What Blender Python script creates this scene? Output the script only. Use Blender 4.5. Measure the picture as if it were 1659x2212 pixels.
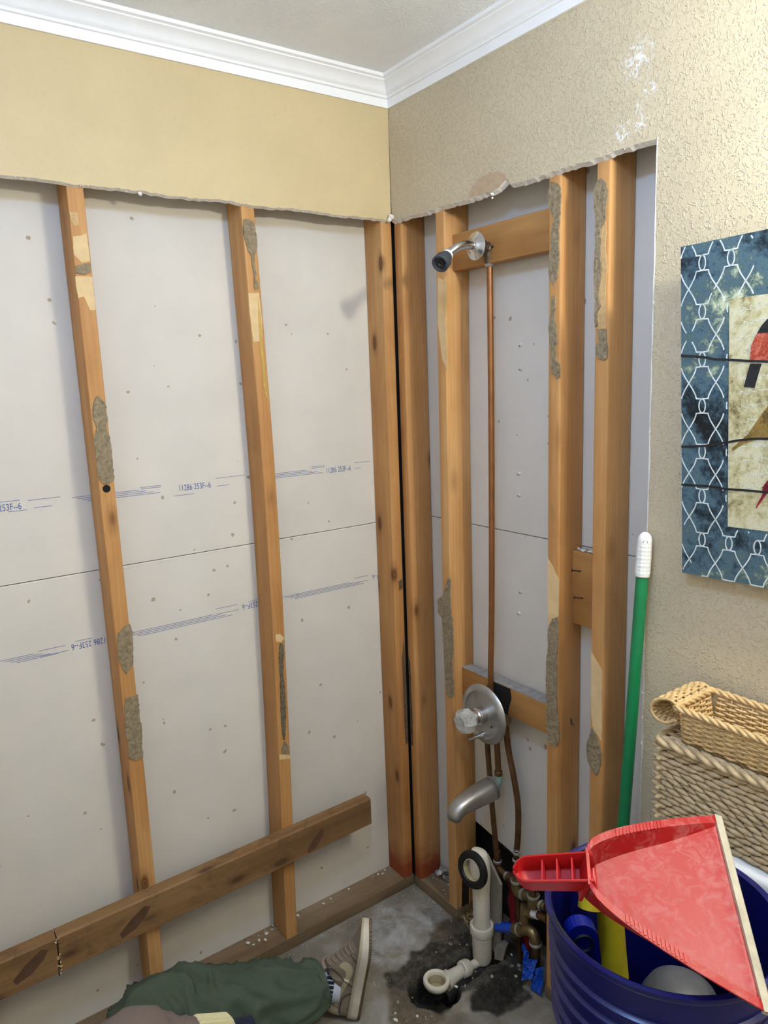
import bpy, bmesh, math, random
import numpy as np
from mathutils import Vector, Matrix, noise as mnoise
from mathutils.geometry import tessellate_polygon

# ------------------------------------------------------------------ scene, camera, light, exposure
for o in list(bpy.data.objects):
    bpy.data.objects.remove(o, do_unlink=True)
scene = bpy.context.scene
COL = scene.collection
R = random.Random(7)

cam_d = bpy.data.cameras.new('camera')
cam_d.sensor_fit = 'VERTICAL'
cam_d.sensor_height = 36.0
cam_d.lens = 36.0 * 1582.66 / 2212.0
cam_d.clip_start = 0.02
cam_o = bpy.data.objects.new('camera', cam_d)
COL.objects.link(cam_o)
_yaw, _pit, _rol = math.radians(54.7635), math.radians(-10.1159), math.radians(-2.1375)
_fw = Vector((math.cos(_pit) * math.cos(_yaw), math.cos(_pit) * math.sin(_yaw), math.sin(_pit)))
_r = _fw.cross(Vector((0, 0, 1))).normalized()
_u = _r.cross(_fw)
_r2 = _r * math.cos(_rol) + _u * math.sin(_rol)
_u2 = -_r * math.sin(_rol) + _u * math.cos(_rol)
cam_o.matrix_world = Matrix(((_r2.x, _u2.x, -_fw.x, -1.291), (_r2.y, _u2.y, -_fw.y, -1.7375),
                             (_r2.z, _u2.z, -_fw.z, 1.6489), (0, 0, 0, 1)))
scene.camera = cam_o

scene.view_settings.view_transform = 'Standard'
scene.view_settings.look = 'None'
scene.view_settings.gamma = 1.0
scene.view_settings.use_curve_mapping = False
scene.view_settings.exposure = 0.08

world = bpy.data.worlds.new('world')
scene.world = world
world.use_nodes = True
world.node_tree.nodes['Background'].inputs[0].default_value = (0.8, 0.85, 1.0, 1)
world.node_tree.nodes['Background'].inputs[1].default_value = 0.05

COOL = (0.34, 0.56, 1.0)
WARM = (1.0, 0.965, 0.80)
COOL_W = 19.0
WARM_W = 12.2
CEIL_LAMP = (-0.92, -1.20, 2.385)
BULBS = [(-0.16, -1.48, 2.118), (-0.16, -1.68, 2.118), (-0.16, -1.88, 2.118)]

# ------------------------------------------------------------------ materials
MATS = {}
def lin(h):
    h = h.lstrip('#')
    c = [int(h[i:i + 2], 16) / 255 for i in (0, 2, 4)]
    return tuple((x / 12.92 if x <= 0.04045 else ((x + 0.055) / 1.055) ** 2.4) for x in c) + (1,)

class NT:
    def __init__(s, name):
        s.m = bpy.data.materials.new(name); s.m.use_nodes = True
        s.t = s.m.node_tree; s.n = s.t.nodes; s.l = s.t.links
        s.b = s.n['Principled BSDF']
        MATS[name] = s.m
    def node(s, typ, **kw):
        n = s.n.new(typ)
        for k, v in kw.items():
            setattr(n, k, v)
        return n
    def link(s, a, b): s.l.new(a, b)
    def coords(s, kind='Object', scale=(1, 1, 1), rnd=False):
        tc = s.node('ShaderNodeTexCoord')
        mp = s.node('ShaderNodeMapping'); mp.inputs['Scale'].default_value = scale
        if rnd:
            oi = s.node('ShaderNodeObjectInfo')
            ml = s.node('ShaderNodeMath', operation='MULTIPLY'); ml.inputs[1].default_value = 37.0
            s.link(oi.outputs['Random'], ml.inputs[0])
            cb = s.node('ShaderNodeCombineXYZ')
            for i in range(3): s.link(ml.outputs[0], cb.inputs[i])
            s.link(cb.outputs[0], mp.inputs['Location'])
        s.link(tc.outputs[kind], mp.inputs['Vector'])
        return mp.outputs[0]
    def noise(s, vec, scale=5, detail=4, rough=0.55, dist=0.0):
        n = s.node('ShaderNodeTexNoise')
        n.inputs['Scale'].default_value = scale; n.inputs['Detail'].default_value = detail
        n.inputs['Roughness'].default_value = rough; n.inputs['Distortion'].default_value = dist
        if vec is not None: s.link(vec, n.inputs['Vector'])
        return n.outputs['Fac']
    def ramp(s, fac, stops):
        r = s.node('ShaderNodeValToRGB'); e = r.color_ramp.elements
        while len(e) < len(stops): e.new(0.5)
        for el, (p, c) in zip(e, stops):
            el.position = p
            el.color = c if len(c) == 4 else tuple(c) + (1,)
        s.link(fac, r.inputs[0])
        return r.outputs[0]
    def mix(s, fac, a, b, mode='MIX'):
        m = s.node('ShaderNodeMix', data_type='RGBA', blend_type=mode)
        for sock, v in ((m.inputs[0], fac), (m.inputs[6], a), (m.inputs[7], b)):
            if isinstance(v, (int, float)): sock.default_value = v
            elif isinstance(v, tuple): sock.default_value = v
            else: s.link(v, sock)
        return m.outputs[2]
    def math(s, op, a, b=None, clamp=False):
        m = s.node('ShaderNodeMath', operation=op, use_clamp=clamp)
        for sock, v in ((m.inputs[0], a), (m.inputs[1], b)):
            if v is None: continue
            if isinstance(v, (int, float)): sock.default_value = v
            else: s.link(v, sock)
        return m.outputs[0]
    def bump(s, h, strength=0.3, dist=0.002):
        b = s.node('ShaderNodeBump'); b.inputs['Strength'].default_value = strength
        b.inputs['Distance'].default_value = dist
        s.link(h, b.inputs['Height']); s.link(b.outputs[0], s.b.inputs['Normal'])
    def set(s, base=None, rough=None, metal=None, spec=None):
        for k, v in (('Base Color', base), ('Roughness', rough), ('Metallic', metal), ('Specular IOR Level', spec)):
            if v is None: continue
            if isinstance(v, (int, float, tuple)): s.b.inputs[k].default_value = v
            else: s.link(v, s.b.inputs[k])

def plain(name, col, rough=0.5, metal=0.0, var=0.12, nscale=40, bump=0.0, bdist=0.001, spec=0.5, coat=0):
    t = NT(name); c = lin(col) if isinstance(col, str) else col
    v = t.coords()
    n = t.noise(v, nscale, 5)
    d = tuple(x * (1 - var) for x in c[:3]) + (1,); e = tuple(min(1, x * (1 + var)) for x in c[:3]) + (1,)
    t.set(t.ramp(n, [(0.3, d), (0.7, e)]), rough, metal, spec)
    if bump: t.bump(n, bump, bdist)
    if coat: t.b.inputs['Coat Weight'].default_value = coat
    return t.m

def wood(name, c0, c1, c2, knot='#5a3114', red=None, zred=0.07, knots=True, dirt=0.0, rough=0.6, grain=1.0):
    t = NT(name)
    v = t.coords('Object', (1, 1, 1), True)
    raw = t.coords('Object')
    def m(sc):
        mp = t.node('ShaderNodeMapping'); mp.inputs['Scale'].default_value = sc
        t.link(v, mp.inputs['Vector']); return mp.outputs[0]
    n1 = t.noise(m((9, 9, 0.8)), 1, 4, 0.5, 0.6)
    n2 = t.noise(m((160, 160, 5)), 1, 3, 0.6)
    w = t.node('ShaderNodeTexWave', wave_type='BANDS', bands_direction='X')
    w.inputs['Scale'].default_value = 26 * grain; w.inputs['Distortion'].default_value = 11.0
    w.inputs['Detail'].default_value = 2; w.inputs['Detail Scale'].default_value = 1.2
    t.link(m((1, 0.8, 0.06)), w.inputs['Vector'])
    col = t.ramp(n1, [(0.3, lin(c0)), (0.52, lin(c1)), (0.75, lin(c2))])
    dk = t.math('MULTIPLY', w.outputs['Fac'], 0.17)
    col = t.mix(dk, col, t.mix(1.0, col, (0.55, 0.42, 0.30, 1), 'MULTIPLY'))
    n4 = t.noise(m((5, 5, 2.2)), 1, 5, 0.6, 1.0)
    col = t.mix(t.math('MULTIPLY', t.ramp(n4, [(0.42, (0, 0, 0)), (0.72, (1, 1, 1))]), 0.55), col, t.mix(1.0, col, (0.66, 0.52, 0.42, 1), 'MULTIPLY'))
    n5 = t.noise(m((40, 40, 1.6)), 1, 3, 0.55)
    col = t.mix(t.math('MULTIPLY', t.ramp(n5, [(0.5, (0, 0, 0)), (0.75, (1, 1, 1))]), 0.30), col, t.mix(1.0, col, (0.72, 0.58, 0.46, 1), 'MULTIPLY'))
    fine = t.math('MULTIPLY', n2, 0.30)
    col = t.mix(fine, col, t.mix(1.0, col, (0.6, 0.5, 0.4, 1), 'MULTIPLY'))
    if knots:
        vo = t.node('ShaderNodeTexVoronoi'); vo.inputs['Scale'].default_value = 1
        t.link(m((13, 13, 5.5)), vo.inputs['Vector'])
        sp = t.node('ShaderNodeSeparateColor'); t.link(vo.outputs['Color'], sp.inputs[0])
        sel = t.math('GREATER_THAN', sp.outputs[0], 0.62)
        ring = t.ramp(vo.outputs['Distance'], [(0.0, (1, 1, 1)), (0.055, (.75, .75, .75)), (0.08, (.95, .95, .95)), (0.16, (.25, .25, .25)), (0.28, (0, 0, 0))])
        col = t.mix(t.math('MULTIPLY', sel, ring), col, lin(knot))
    if dirt:
        nd = t.noise(raw, 14, 5, 0.65, 0.8)
        col = t.mix(t.math('MULTIPLY', t.ramp(nd, [(0.5, (0, 0, 0)), (0.68, (1, 1, 1))]), dirt), col, lin('#5b4530'))
    if red:
        sx = t.node('ShaderNodeSeparateXYZ'); t.link(raw, sx.inputs[0])
        nz = t.noise(raw, 30, 3)
        h = t.math('SUBTRACT', sx.outputs[2], t.math('MULTIPLY', nz, 0.08))
        f = t.ramp(h, [(0.0, (1, 1, 1)), (zred, (0, 0, 0))])
        col = t.mix(t.math('MULTIPLY', f, 0.8), col, lin(red))
    t.set(col, rough, 0, 0.35)
    t.bump(t.math('ADD', n2, t.math('MULTIPLY', w.outputs['Fac'], 0.4)), 0.25, 0.0006)
    return t.m

wood('stud_wood', '#c28e54', '#d4a267', '#e2b47a', red=None)
wood('stud_wood_red', '#ba864e', '#cb985f', '#d8aa70', red='#8e2a16', zred=0.075)
wood('block_wood', '#a97943', '#b8884f', '#c5965d', knots=False)
wood('aged_wood', '#735537', '#8e6d47', '#a4835a', knot='#4a3220', dirt=0.6, rough=0.7)
wood('plate_wood', '#7d6a50', '#978369', '#a99780', knots=False, dirt=0.25, rough=0.75, grain=1.6)

def wall_paint(name, c, bstr, scale, bd=0.0022, scuffs=None, lump=0.5):
    t = NT(name); v = t.coords()
    n1 = t.noise(v, scale, 3, 0.5, 1.2)
    n2 = t.noise(v, scale * 3.2, 2, 0.5)
    n3 = t.noise(v, 5, 3)
    h = t.ramp(n1, [(lump - 0.06, (0, 0, 0)), (lump + 0.15, (1, 1, 1))])
    hh = t.math('ADD', h, t.math('MULTIPLY', n2, 0.25))
    cl = lin(c)
    a = tuple(x * 0.95 for x in cl[:3]) + (1,); b = tuple(min(1, x * 1.05) for x in cl[:3]) + (1,)
    col = t.ramp(n3, [(0.3, a), (0.7, b)])
    if scuffs:
        tot = None
        for (x, y, z, r) in scuffs:
            d = t.node('ShaderNodeVectorMath', operation='DISTANCE')
            t.link(v, d.inputs[0]); d.inputs[1].default_value = (x, y, z)
            f = t.ramp(t.math('DIVIDE', d.outputs['Value'], r), [(0.25, (1, 1, 1)), (0.9, (0, 0, 0))])
            tot = f if tot is None else t.math('MAXIMUM', tot, f)
        ns = t.noise(v, 75, 5, 0.7, 1.0)
        f = t.math('MULTIPLY', tot, t.ramp(ns, [(0.51, (0, 0, 0)), (0.57, (1, 1, 1))]))
        col = t.mix(t.math('MULTIPLY', f, 0.9), col, lin('#eef0f2'))
    t.set(col, 0.55, 0, 0.35)
    t.bump(hh, bstr, bd)
    return t.m

PAINT = '#cdb98f'
wall_paint('paint_right', '#c9ba9d', 0.72, 130, 0.0019,
           [(0, -.797, 2.232, .05), (0, -.827, 2.171, .022), (0, -.766, 2.111, .03), (0, -.808, 2.116, .022), (0, -.802, 2.143, .02)], lump=0.565)
wall_paint('paint_back', PAINT, 0.34, 95, 0.0016, lump=0.57)
wall_paint('paint_pale', '#e4e1da', 0.3, 75)
wall_paint('ceiling_paint', '#f4f7fd', 0.6, 140, 0.002)
plain('crown_white', '#f4f4f4', 0.38, var=0.02, nscale=20)
plain('gypsum', '#efeae0', 0.95, var=0.15, nscale=120, bump=0.6, bdist=0.003)
plain('torn_paper', '#b9a184', 0.9, var=0.12, nscale=60)

def gyp_board(name, c):
    t = NT(name); v = t.coords()
    n = t.noise(v, 6, 4); n2 = t.noise(v, 220, 3)
    cl = lin(c)
    col = t.ramp(n, [(0.3, tuple(x * .95 for x in cl[:3])), (0.7, tuple(min(1, x * 1.03) for x in cl[:3]))])
    vo = t.node('ShaderNodeTexVoronoi'); vo.inputs['Scale'].default_value = 17
    nd = t.node('ShaderNodeTexNoise'); nd.inputs['Scale'].default_value = 60
    t.link(v, nd.inputs['Vector'])
    vv = t.node('ShaderNodeVectorMath', operation='MULTIPLY_ADD')
    t.link(nd.outputs['Color'], vv.inputs[0]); vv.inputs[1].default_value = (.012, .012, .012); t.link(v, vv.inputs[2])
    t.link(vv.outputs[0], vo.inputs['Vector'])
    sp = t.node('ShaderNodeSeparateColor'); t.link(vo.outputs['Color'], sp.inputs[0])
    thr = t.math('MULTIPLY', t.math('POWER', sp.outputs[1], 2.0), 0.135)
    thr = t.math('MULTIPLY', thr, t.math('GREATER_THAN', sp.outputs[0], 0.18))
    spot = t.math('LESS_THAN', vo.outputs['Distance'], thr)
    col = t.mix(t.math('MULTIPLY', spot, 0.7), col, lin('#97805f'))
    vo2 = t.node('ShaderNodeTexVoronoi'); vo2.inputs['Scale'].default_value = 11
    t.link(v, vo2.inputs['Vector'])
    sp2 = t.node('ShaderNodeSeparateColor'); t.link(vo2.outputs['Color'], sp2.inputs[0])
    s2 = t.math('LESS_THAN', vo2.outputs['Distance'], t.math('MULTIPLY', t.math('GREATER_THAN', sp2.outputs[0], 0.6), 0.022))
    col = t.mix(t.math('MULTIPLY', s2, 0.75), col, lin('#4d453c'))
    t.set(col, 0.85, 0, 0.2)
    t.bump(n2, 0.12, 0.0006)
    return t.m
gyp_board('back_board', '#d9d3c9')
plain('board_ink', '#4a639c', 0.8, var=0.15, nscale=400)
plain('seam_tan', '#a58a63', 0.9)
plain('adhesive', '#8d7d63', 0.95, var=0.35, nscale=120, bump=0.9, bdist=0.004)
plain('adhesive_dark', '#6d6350', 0.95, var=0.45, nscale=160, bump=1.0, bdist=0.005)
plain('pale_wood', '#d9bb8a', 0.75, var=0.10, nscale=30)
plain('tan_flake', '#c2a170', 0.8, var=0.15, nscale=90, bump=0.6, bdist=0.002)
plain('yellow_glue', '#bd9a4c', 0.45, var=0.12, nscale=60)
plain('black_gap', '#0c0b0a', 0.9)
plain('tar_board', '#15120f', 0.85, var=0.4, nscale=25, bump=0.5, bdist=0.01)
plain('scorch', '#0e0c0b', 0.85, var=0.3)
plain('dark_wood_rot', '#2a1c10', 0.9, var=0.3)
plain('chrome', '#c9c9c9', 0.22, 1.0, var=0.10, nscale=25)
plain('chrome_dusty', '#a9a8a6', 0.42, 0.85, var=0.15, nscale=30, bump=0.1)
plain('steel_nail', '#544b44', 0.5, 0.8)
plain('copper', '#96653f', 0.42, 0.75, var=0.22, nscale=16)
plain('copper_old', '#6d5136', 0.5, 0.75, var=0.35, nscale=22)
plain('copper_tee', '#5d5044', 0.45, 0.7, var=0.5, nscale=60)
plain('verdigris', '#86a69a', 0.7, var=0.2)
plain('solder', '#b3b1aa', 0.4, 0.7)
plain('brass', '#8d7a55', 0.38, 0.8, var=0.3, nscale=40)
plain('white_tape', '#e4e6e6', 0.5)
plain('rubber_grey', '#3b3f44', 0.6, var=0.12)
plain('rubber_black', '#141415', 0.5, var=0.2)
plain('pvc', '#dcd4c4', 0.35, var=0.10, nscale=12)
plain('pvc_inner', '#a89a78', 0.5, var=0.3, nscale=30)
plain('abs_black', '#1a1918', 0.6, var=0.3)
t = NT('crystal'); v = t.coords(); n = t.noise(v, 60, 4)
t.set(t.ramp(n, [(0.35, (.62, .60, .56)), (0.65, (.86, .85, .82))]), t.math('ADD', t.math('MULTIPLY', n, 0.4), 0.10), 0, 0.6)
t.b.inputs['Transmission Weight'].default_value = 0.55; t.b.inputs['IOR'].default_value = 1.49
plain('blue_tube', '#1746b8', 0.35, var=0.08)
plain('red_rag', '#8f1a22', 0.8, var=0.35, nscale=30)
plain('blue_bag', '#1247ad', 0.4, var=0.25, nscale=20)
plain('stone_chip', '#8c8375', 0.9, var=0.2, nscale=40, bump=0.5)
plain('plaster_grey', '#9d9a95', 0.9, var=0.2, nscale=50)
plain('plaster_white', '#d8d4cb', 0.9, var=0.1)
plain('knot_brown', '#5a3f2a', 0.8, var=0.2)
plain('grey_stain', '#5d4a36', 0.8, var=0.3, nscale=60)
plain('paper_edge', '#e6e1d7', 0.9, var=0.1)
plain('bucket_blue', '#0b0f56', 0.30, var=0.10, nscale=15)
plain('tool_blue', '#0c1c86', 0.35)
plain('tool_yellow', '#c8b322', 0.4, var=0.08)
plain('tool_navy', '#090b20', 0.6)
plain('grey_plastic', '#65676e', 0.45, var=0.1)
plain('pole_green', '#0d7a48', 0.42, var=0.08)
plain('white_grip', '#e7e7e4', 0.5, var=0.03, nscale=150, bump=0.3)
t = NT('dustpan_red'); v = t.coords(); n = t.noise(v, 48, 8, 0.72, 0.9); n2 = t.noise(v, 7, 3)
dust = t.math('MULTIPLY', t.ramp(n, [(0.46, (0, 0, 0)), (0.66, (1, 1, 1))]), t.math('ADD', t.math('MULTIPLY', n2, 0.8), 0.12))
t.set(t.mix(dust, lin('#9e1619'), lin('#b87a74')), t.math('ADD', t.math('MULTIPLY', dust, 0.4), 0.38), 0, 0.4)
plain('dustpan_red_clean', '#a91519', 0.4, var=0.12)
plain('rubber_lip', '#aca48f', 0.7, var=0.2, nscale=40)
plain('hyacinth', '#c4ac86', 0.75, var=0.22, nscale=70)
plain('hyacinth_dark', '#5b4630', 0.9)
plain('wicker', '#cfae7a', 0.6, var=0.2, nscale=60)
plain('wicker_dark', '#7a5a30', 0.8)
plain('porcelain', '#e9eaec', 0.15, var=0.01)
plain('trouser_green', '#475343', 0.9, var=0.10, nscale=300, bump=0.15, bdist=0.0006)
plain('sleeve_brown', '#6e6058', 0.95, var=0.10, nscale=500, bump=0.4, bdist=0.001)
plain('cuff_cream', '#cfc59b', 0.9, var=0.06, nscale=200)
plain('navy_knit', '#10162e', 0.9)
plain('sock_white', '#b4b8c2', 0.9, var=0.05)
plain('shoe_taupe', '#857767', 0.75, var=0.08, nscale=60)
plain('shoe_light', '#b3a78a', 0.6, var=0.05)
plain('shoe_sole', '#cfc6b6', 0.6, var=0.12, nscale=25)
plain('shoe_tread', '#6f624f', 0.8, var=0.2)
plain('shoe_dark', '#3b332c', 0.8)
plain('skin', '#b98a6c', 0.55, var=0.05)
plain('hair_dark', '#2a1d14', 0.6)

t = NT('concrete'); v = t.coords()
at = t.node('ShaderNodeAttribute', attribute_name='stain'); sp = t.node('ShaderNodeSeparateColor'); t.link(at.outputs['Color'], sp.inputs[0])
n = t.noise(v, 7, 7, 0.6, 0.5); n2 = t.noise(v, 55, 5, 0.7); n3 = t.noise(v, 18, 6, 0.65, 0.6)
col = t.ramp(n, [(0.3, lin('#6d6559')), (0.5, lin('#857d70')), (0.7, lin('#a09c95'))])
pale = t.math('MULTIPLY', at.outputs['Alpha'], t.ramp(n3, [(0.35, (0, 0, 0)), (0.65, (1, 1, 1))]))
col = t.mix(t.math('MULTIPLY', pale, 0.8), col, lin('#b4b4b4'))
brown = t.math('MULTIPLY', sp.outputs[1], t.ramp(n2, [(0.3, (.4, .4, .4)), (0.6, (1, 1, 1))]))
col = t.mix(t.math('MULTIPLY', brown, 0.85), col, lin('#5b4a34'))
tar = t.math('MULTIPLY', sp.outputs[0], t.ramp(n3, [(0.2, (.55, .55, .55)), (0.5, (1, 1, 1))]))
col = t.mix(t.math('MULTIPLY', tar, 0.92), col, t.mix(t.ramp(n2, [(0.45, (0, 0, 0)), (0.7, (1, 1, 1))]), lin('#26241f'), lin('#5a5245')))
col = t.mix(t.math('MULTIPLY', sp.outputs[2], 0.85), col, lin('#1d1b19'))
sc = t.math('GREATER_THAN', t.noise(v, 190, 2, 0.5), 0.75)
col = t.mix(t.math('MULTIPLY', sc, 0.5), col, lin('#cfc9bc'))
t.set(col, t.math('SUBTRACT', 0.85, t.math('MULTIPLY', sp.outputs[2], 0.35)), 0, 0.3)
t.bump(t.math('ADD', n2, n3), 0.35, 0.003)

def grunge(name, cols, scale=14, vert=1.0):
    t = NT(name); v = t.coords('Object', (1, 1, vert))
    n = t.noise(v, scale, 8, 0.7, 0.4); n2 = t.noise(v, scale * 9, 5, 0.8)
    f = t.math('ADD', t.math('MULTIPLY', n, 0.66), t.math('MULTIPLY', n2, 0.34))
    k = len(cols)
    t.set(t.ramp(f, [(0.39 + 0.21 * i / (k - 1), lin(c)) for i, c in enumerate(cols)]), 0.55, 0, 0.3)
    return t.m
grunge('art_blue', ['#0f1417', '#202d36', '#3a505c', '#506a77', '#4a5f62', '#8f9c86', '#c9cfb0'], 4.5)
grunge('art_parchment', ['#6a5a40', '#a69b70', '#c1ba93', '#d0ccb0', '#aba47e'], 8)
plain('art_line', '#cfd8d6', 0.6, var=0.25, nscale=120)
plain('art_wire', '#15151a', 0.6)
grunge('art_red', ['#6d2018', '#a8432f', '#c4735c', '#b04a38'], 25)
grunge('art_olive', ['#3c3420', '#6f5a2c', '#94763c', '#5a4a28'], 25)
grunge('art_black', ['#141415', '#26262a', '#1a1a1c'], 25)
grunge('art_crimson', ['#5a1020', '#8a1e30', '#a8384a'], 25)

# ------------------------------------------------------------------ mesh helpers
LOC = {}
def crom(pts, n):
    """Catmull-Rom resample of a list of tuples to n per span"""
    P = [np.array(p, float) for p in pts]; out = []
    for i in range(len(P) - 1):
        p0 = P[max(i - 1, 0)]; p1 = P[i]; p2 = P[i + 1]; p3 = P[min(i + 2, len(P) - 1)]
        for k in range(n):
            t = k / n
            out.append(0.5 * ((2 * p1) + (-p0 + p2) * t + (2 * p0 - 5 * p1 + 4 * p2 - p3) * t * t + (-p0 + 3 * p1 - 3 * p2 + p3) * t ** 3))
    out.append(P[-1])
    return out

class MB:
    def __init__(s): s.v = []; s.f = []; s.mi = []
    def add(s, vs, fs, mi=0):
        o = len(s.v); s.v += [tuple(map(float, p)) for p in vs]
        s.f += [tuple(i + o for i in f) for f in fs]; s.mi += [mi] * len(fs)
        return s
    def box(s, a, b, mi=0):
        (x0, y0, z0), (x1, y1, z1) = a, b
        x0, x1 = sorted((x0, x1)); y0, y1 = sorted((y0, y1)); z0, z1 = sorted((z0, z1))
        v = [(x0, y0, z0), (x1, y0, z0), (x1, y1, z0), (x0, y1, z0), (x0, y0, z1), (x1, y0, z1), (x1, y1, z1), (x0, y1, z1)]
        return s.add(v, [(0, 3, 2, 1), (4, 5, 6, 7), (0, 1, 5, 4), (1, 2, 6, 5), (2, 3, 7, 6), (3, 0, 4, 7)], mi)
    def rbox(s, a, b, bev=0.004, seg=2):
        bm = bmesh.new(); t = MB().box(a, b)
        vv = [bm.verts.new(p) for p in t.v]
        for f in t.f: bm.faces.new([vv[i] for i in f])
        bmesh.ops.bevel(bm, geom=list(bm.edges), offset=bev, segments=seg, profile=0.5, affect='EDGES')
        bm.verts.index_update()
        s.add([v.co[:] for v in bm.verts], [[v.index for v in f.verts] for f in bm.faces]); bm.free()
        return s
    def loft(s, rings, cap0=True, cap1=True, closed=True, mi=0):
        n = len(rings[0]); o = []
        vs = [p for r in rings for p in r]; fs = []
        for i in range(len(rings) - 1):
            for j in range(n if closed else n - 1):
                k = (j + 1) % n
                fs.append((i * n + j, i * n + k, (i + 1) * n + k, (i + 1) * n + j))
        if cap0: fs.append(tuple(reversed(range(n))))
        if cap1: fs.append(tuple((len(rings) - 1) * n + j for j in range(n)))
        return s.add(vs, fs, mi)
    def tube(s, path, rad, seg=14, caps=True, disp=None, squash=None, up=(0, 0, 1)):
        P = [Vector(p) for p in path]; rings = []
        if not isinstance(rad, (list, tuple, np.ndarray)): rad = [rad] * len(P)
        prev = None; length = 0
        for i, p in enumerate(P):
            t = (P[min(i + 1, len(P) - 1)] - P[max(i - 1, 0)])
            t = t.normalized() if t.length > 1e-9 else Vector((0, 0, 1))
            if prev is None:
                a = Vector(up)
                if abs(a.dot(t)) > 0.95: a = Vector((1, 0, 0))
                nrm = (a - t * a.dot(t)).normalized()
            else:
                nrm = (prev - t * prev.dot(t)).normalized()
            prev = nrm; bi = t.cross(nrm)
            if i: length += (p - P[i - 1]).length
            ring = []
            for k in range(seg):
                th = 2 * math.pi * k / seg
                r = rad[i]
                if disp: r += disp(length, th, i)
                sx = squash if squash else 1.0
                ring.append(p + nrm * (math.cos(th) * r * sx) + bi * (math.sin(th) * r))
            rings.append(ring)
        return s.loft(rings, caps, caps)
    def lathe(s, prof, origin=(0, 0, 0), axis=(0, 0, 1), seg=32, cap0=False, cap1=False):
        ax = Vector(axis).normalized(); a = Vector((1, 0, 0)) if abs(ax.x) < 0.9 else Vector((0, 1, 0))
        e1 = (a - ax * a.dot(ax)).normalized(); e2 = ax.cross(e1); O = Vector(origin)
        rings = [[O + ax * h + (e1 * math.cos(2 * math.pi * k / seg) + e2 * math.sin(2 * math.pi * k / seg)) * r for k in range(seg)] for r, h in prof]
        return s.loft(rings, cap0, cap1)
    def prism(s, poly, f0, f1, mi_side=0, mi=0):
        """poly 2D list, f0/f1 map (a,b)->3D for the two faces"""
        n = len(poly)
        tris = tessellate_polygon([[Vector((a, b, 0)) for a, b in poly]])
        v0 = [f0(a, b) for a, b in poly]; v1 = [f1(a, b) for a, b in poly]
        s.add(v0 + v1, [], 0)
        o = len(s.v) - 2 * n
        for t in tris:
            s.f.append((o + t[0], o + t[1], o + t[2])); s.mi.append(mi)
            s.f.append((o + n + t[2], o + n + t[1], o + n + t[0])); s.mi.append(mi)
        for i in range(n):
            j = (i + 1) % n
            s.f.append((o + i, o + j, o + n + j, o + n + i)); s.mi.append(mi_side)
        return s
    def ellipsoid(s, c, ax, nu=8, nv=5, frame=None):
        c = Vector(c); e = frame or (Vector((1, 0, 0)), Vector((0, 1, 0)), Vector((0, 0, 1)))
        vs = [c - e[2] * ax[2]]
        for i in range(1, nv):
            ph = -math.pi / 2 + math.pi * i / nv
            for k in range(nu):
                th = 2 * math.pi * k / nu
                vs.append(c + e[0] * (ax[0] * math.cos(ph) * math.cos(th)) + e[1] * (ax[1] * math.cos(ph) * math.sin(th)) + e[2] * (ax[2] * math.sin(ph)))
        vs.append(c + e[2] * ax[2]); fs = []
        for k in range(nu): fs.append((0, 1 + (k + 1) % nu, 1 + k))
        for i in range(nv - 2):
            for k in range(nu):
                a = 1 + i * nu + k; b = 1 + i * nu + (k + 1) % nu
                fs.append((a, b, b + nu, a + nu))
        L = len(vs) - 1
        for k in range(nu): fs.append((L, 1 + (nv - 2) * nu + k, 1 + (nv - 2) * nu + (k + 1) % nu))
        return s.add(vs, fs)
    def chip(s, c, r, rnd, flat=0.5):
        """an irregular convex-ish fragment"""
        bm = bmesh.new(); bmesh.ops.create_icosphere(bm, subdivisions=1, radius=1)
        rot = Matrix.Rotation(rnd.uniform(0, 6.28), 3, 'Z') @ Matrix.Rotation(rnd.uniform(-.5, .5), 3, 'X')
        sc = (rnd.uniform(.7, 1.3), rnd.uniform(.6, 1.1), flat * rnd.uniform(.6, 1.3))
        for v in bm.verts:
            q = Vector((v.co.x * sc[0], v.co.y * sc[1], v.co.z * sc[2])) * rnd.uniform(.72, 1.15)
            v.co = rot @ q * r + Vector(c)
        bm.verts.index_update()
        s.add([v.co[:] for v in bm.verts], [[v.index for v in f.verts] for f in bm.faces]); bm.free()
        return s
    def ribbon(s, pts2, w, fmap):
        """flat ribbon along 2D points of width w mapped to 3D"""
        n = len(pts2); L = []; Rr = []
        for i, (a, b) in enumerate(pts2):
            a0, b0 = pts2[max(i - 1, 0)]; a1, b1 = pts2[min(i + 1, n - 1)]
            d = math.hypot(a1 - a0, b1 - b0) or 1e-9
            nx, ny = -(b1 - b0) / d * w / 2, (a1 - a0) / d * w / 2
            L.append(fmap(a + nx, b + ny)); Rr.append(fmap(a - nx, b - ny))
        return s.add(L + Rr, [(i, i + 1, n + i + 1, n + i) for i in range(n - 1)])
    def build(s, name, mat, parent=None, origin=None, smooth=False, kind=None, fix=True, label=None):
        pl = LOC.get(parent, Vector((0, 0, 0)))
        o = Vector(origin) if origin is not None else (pl if parent else Vector((0, 0, 0)))
        me = bpy.data.meshes.new(name)
        me.from_pydata([tuple(Vector(p) - o) for p in s.v], [], s.f)
        if fix:
            bm = bmesh.new(); bm.from_mesh(me); bmesh.ops.recalc_face_normals(bm, faces=list(bm.faces)); bm.to_mesh(me); bm.free()
        for m in (mat if isinstance(mat, (list, tuple)) else [mat]): me.materials.append(MATS[m])
        if any(s.mi): me.polygons.foreach_set('material_index', s.mi)
        if smooth:
            me.polygons.foreach_set('use_smooth', [True] * len(me.polygons))
            if smooth != 'all':
                try: me.set_sharp_from_angle(angle=math.radians(38))
                except Exception: pass
        me.update()
        ob = bpy.data.objects.new(name, me); COL.objects.link(ob)
        if parent is not None: ob.parent = parent
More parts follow.
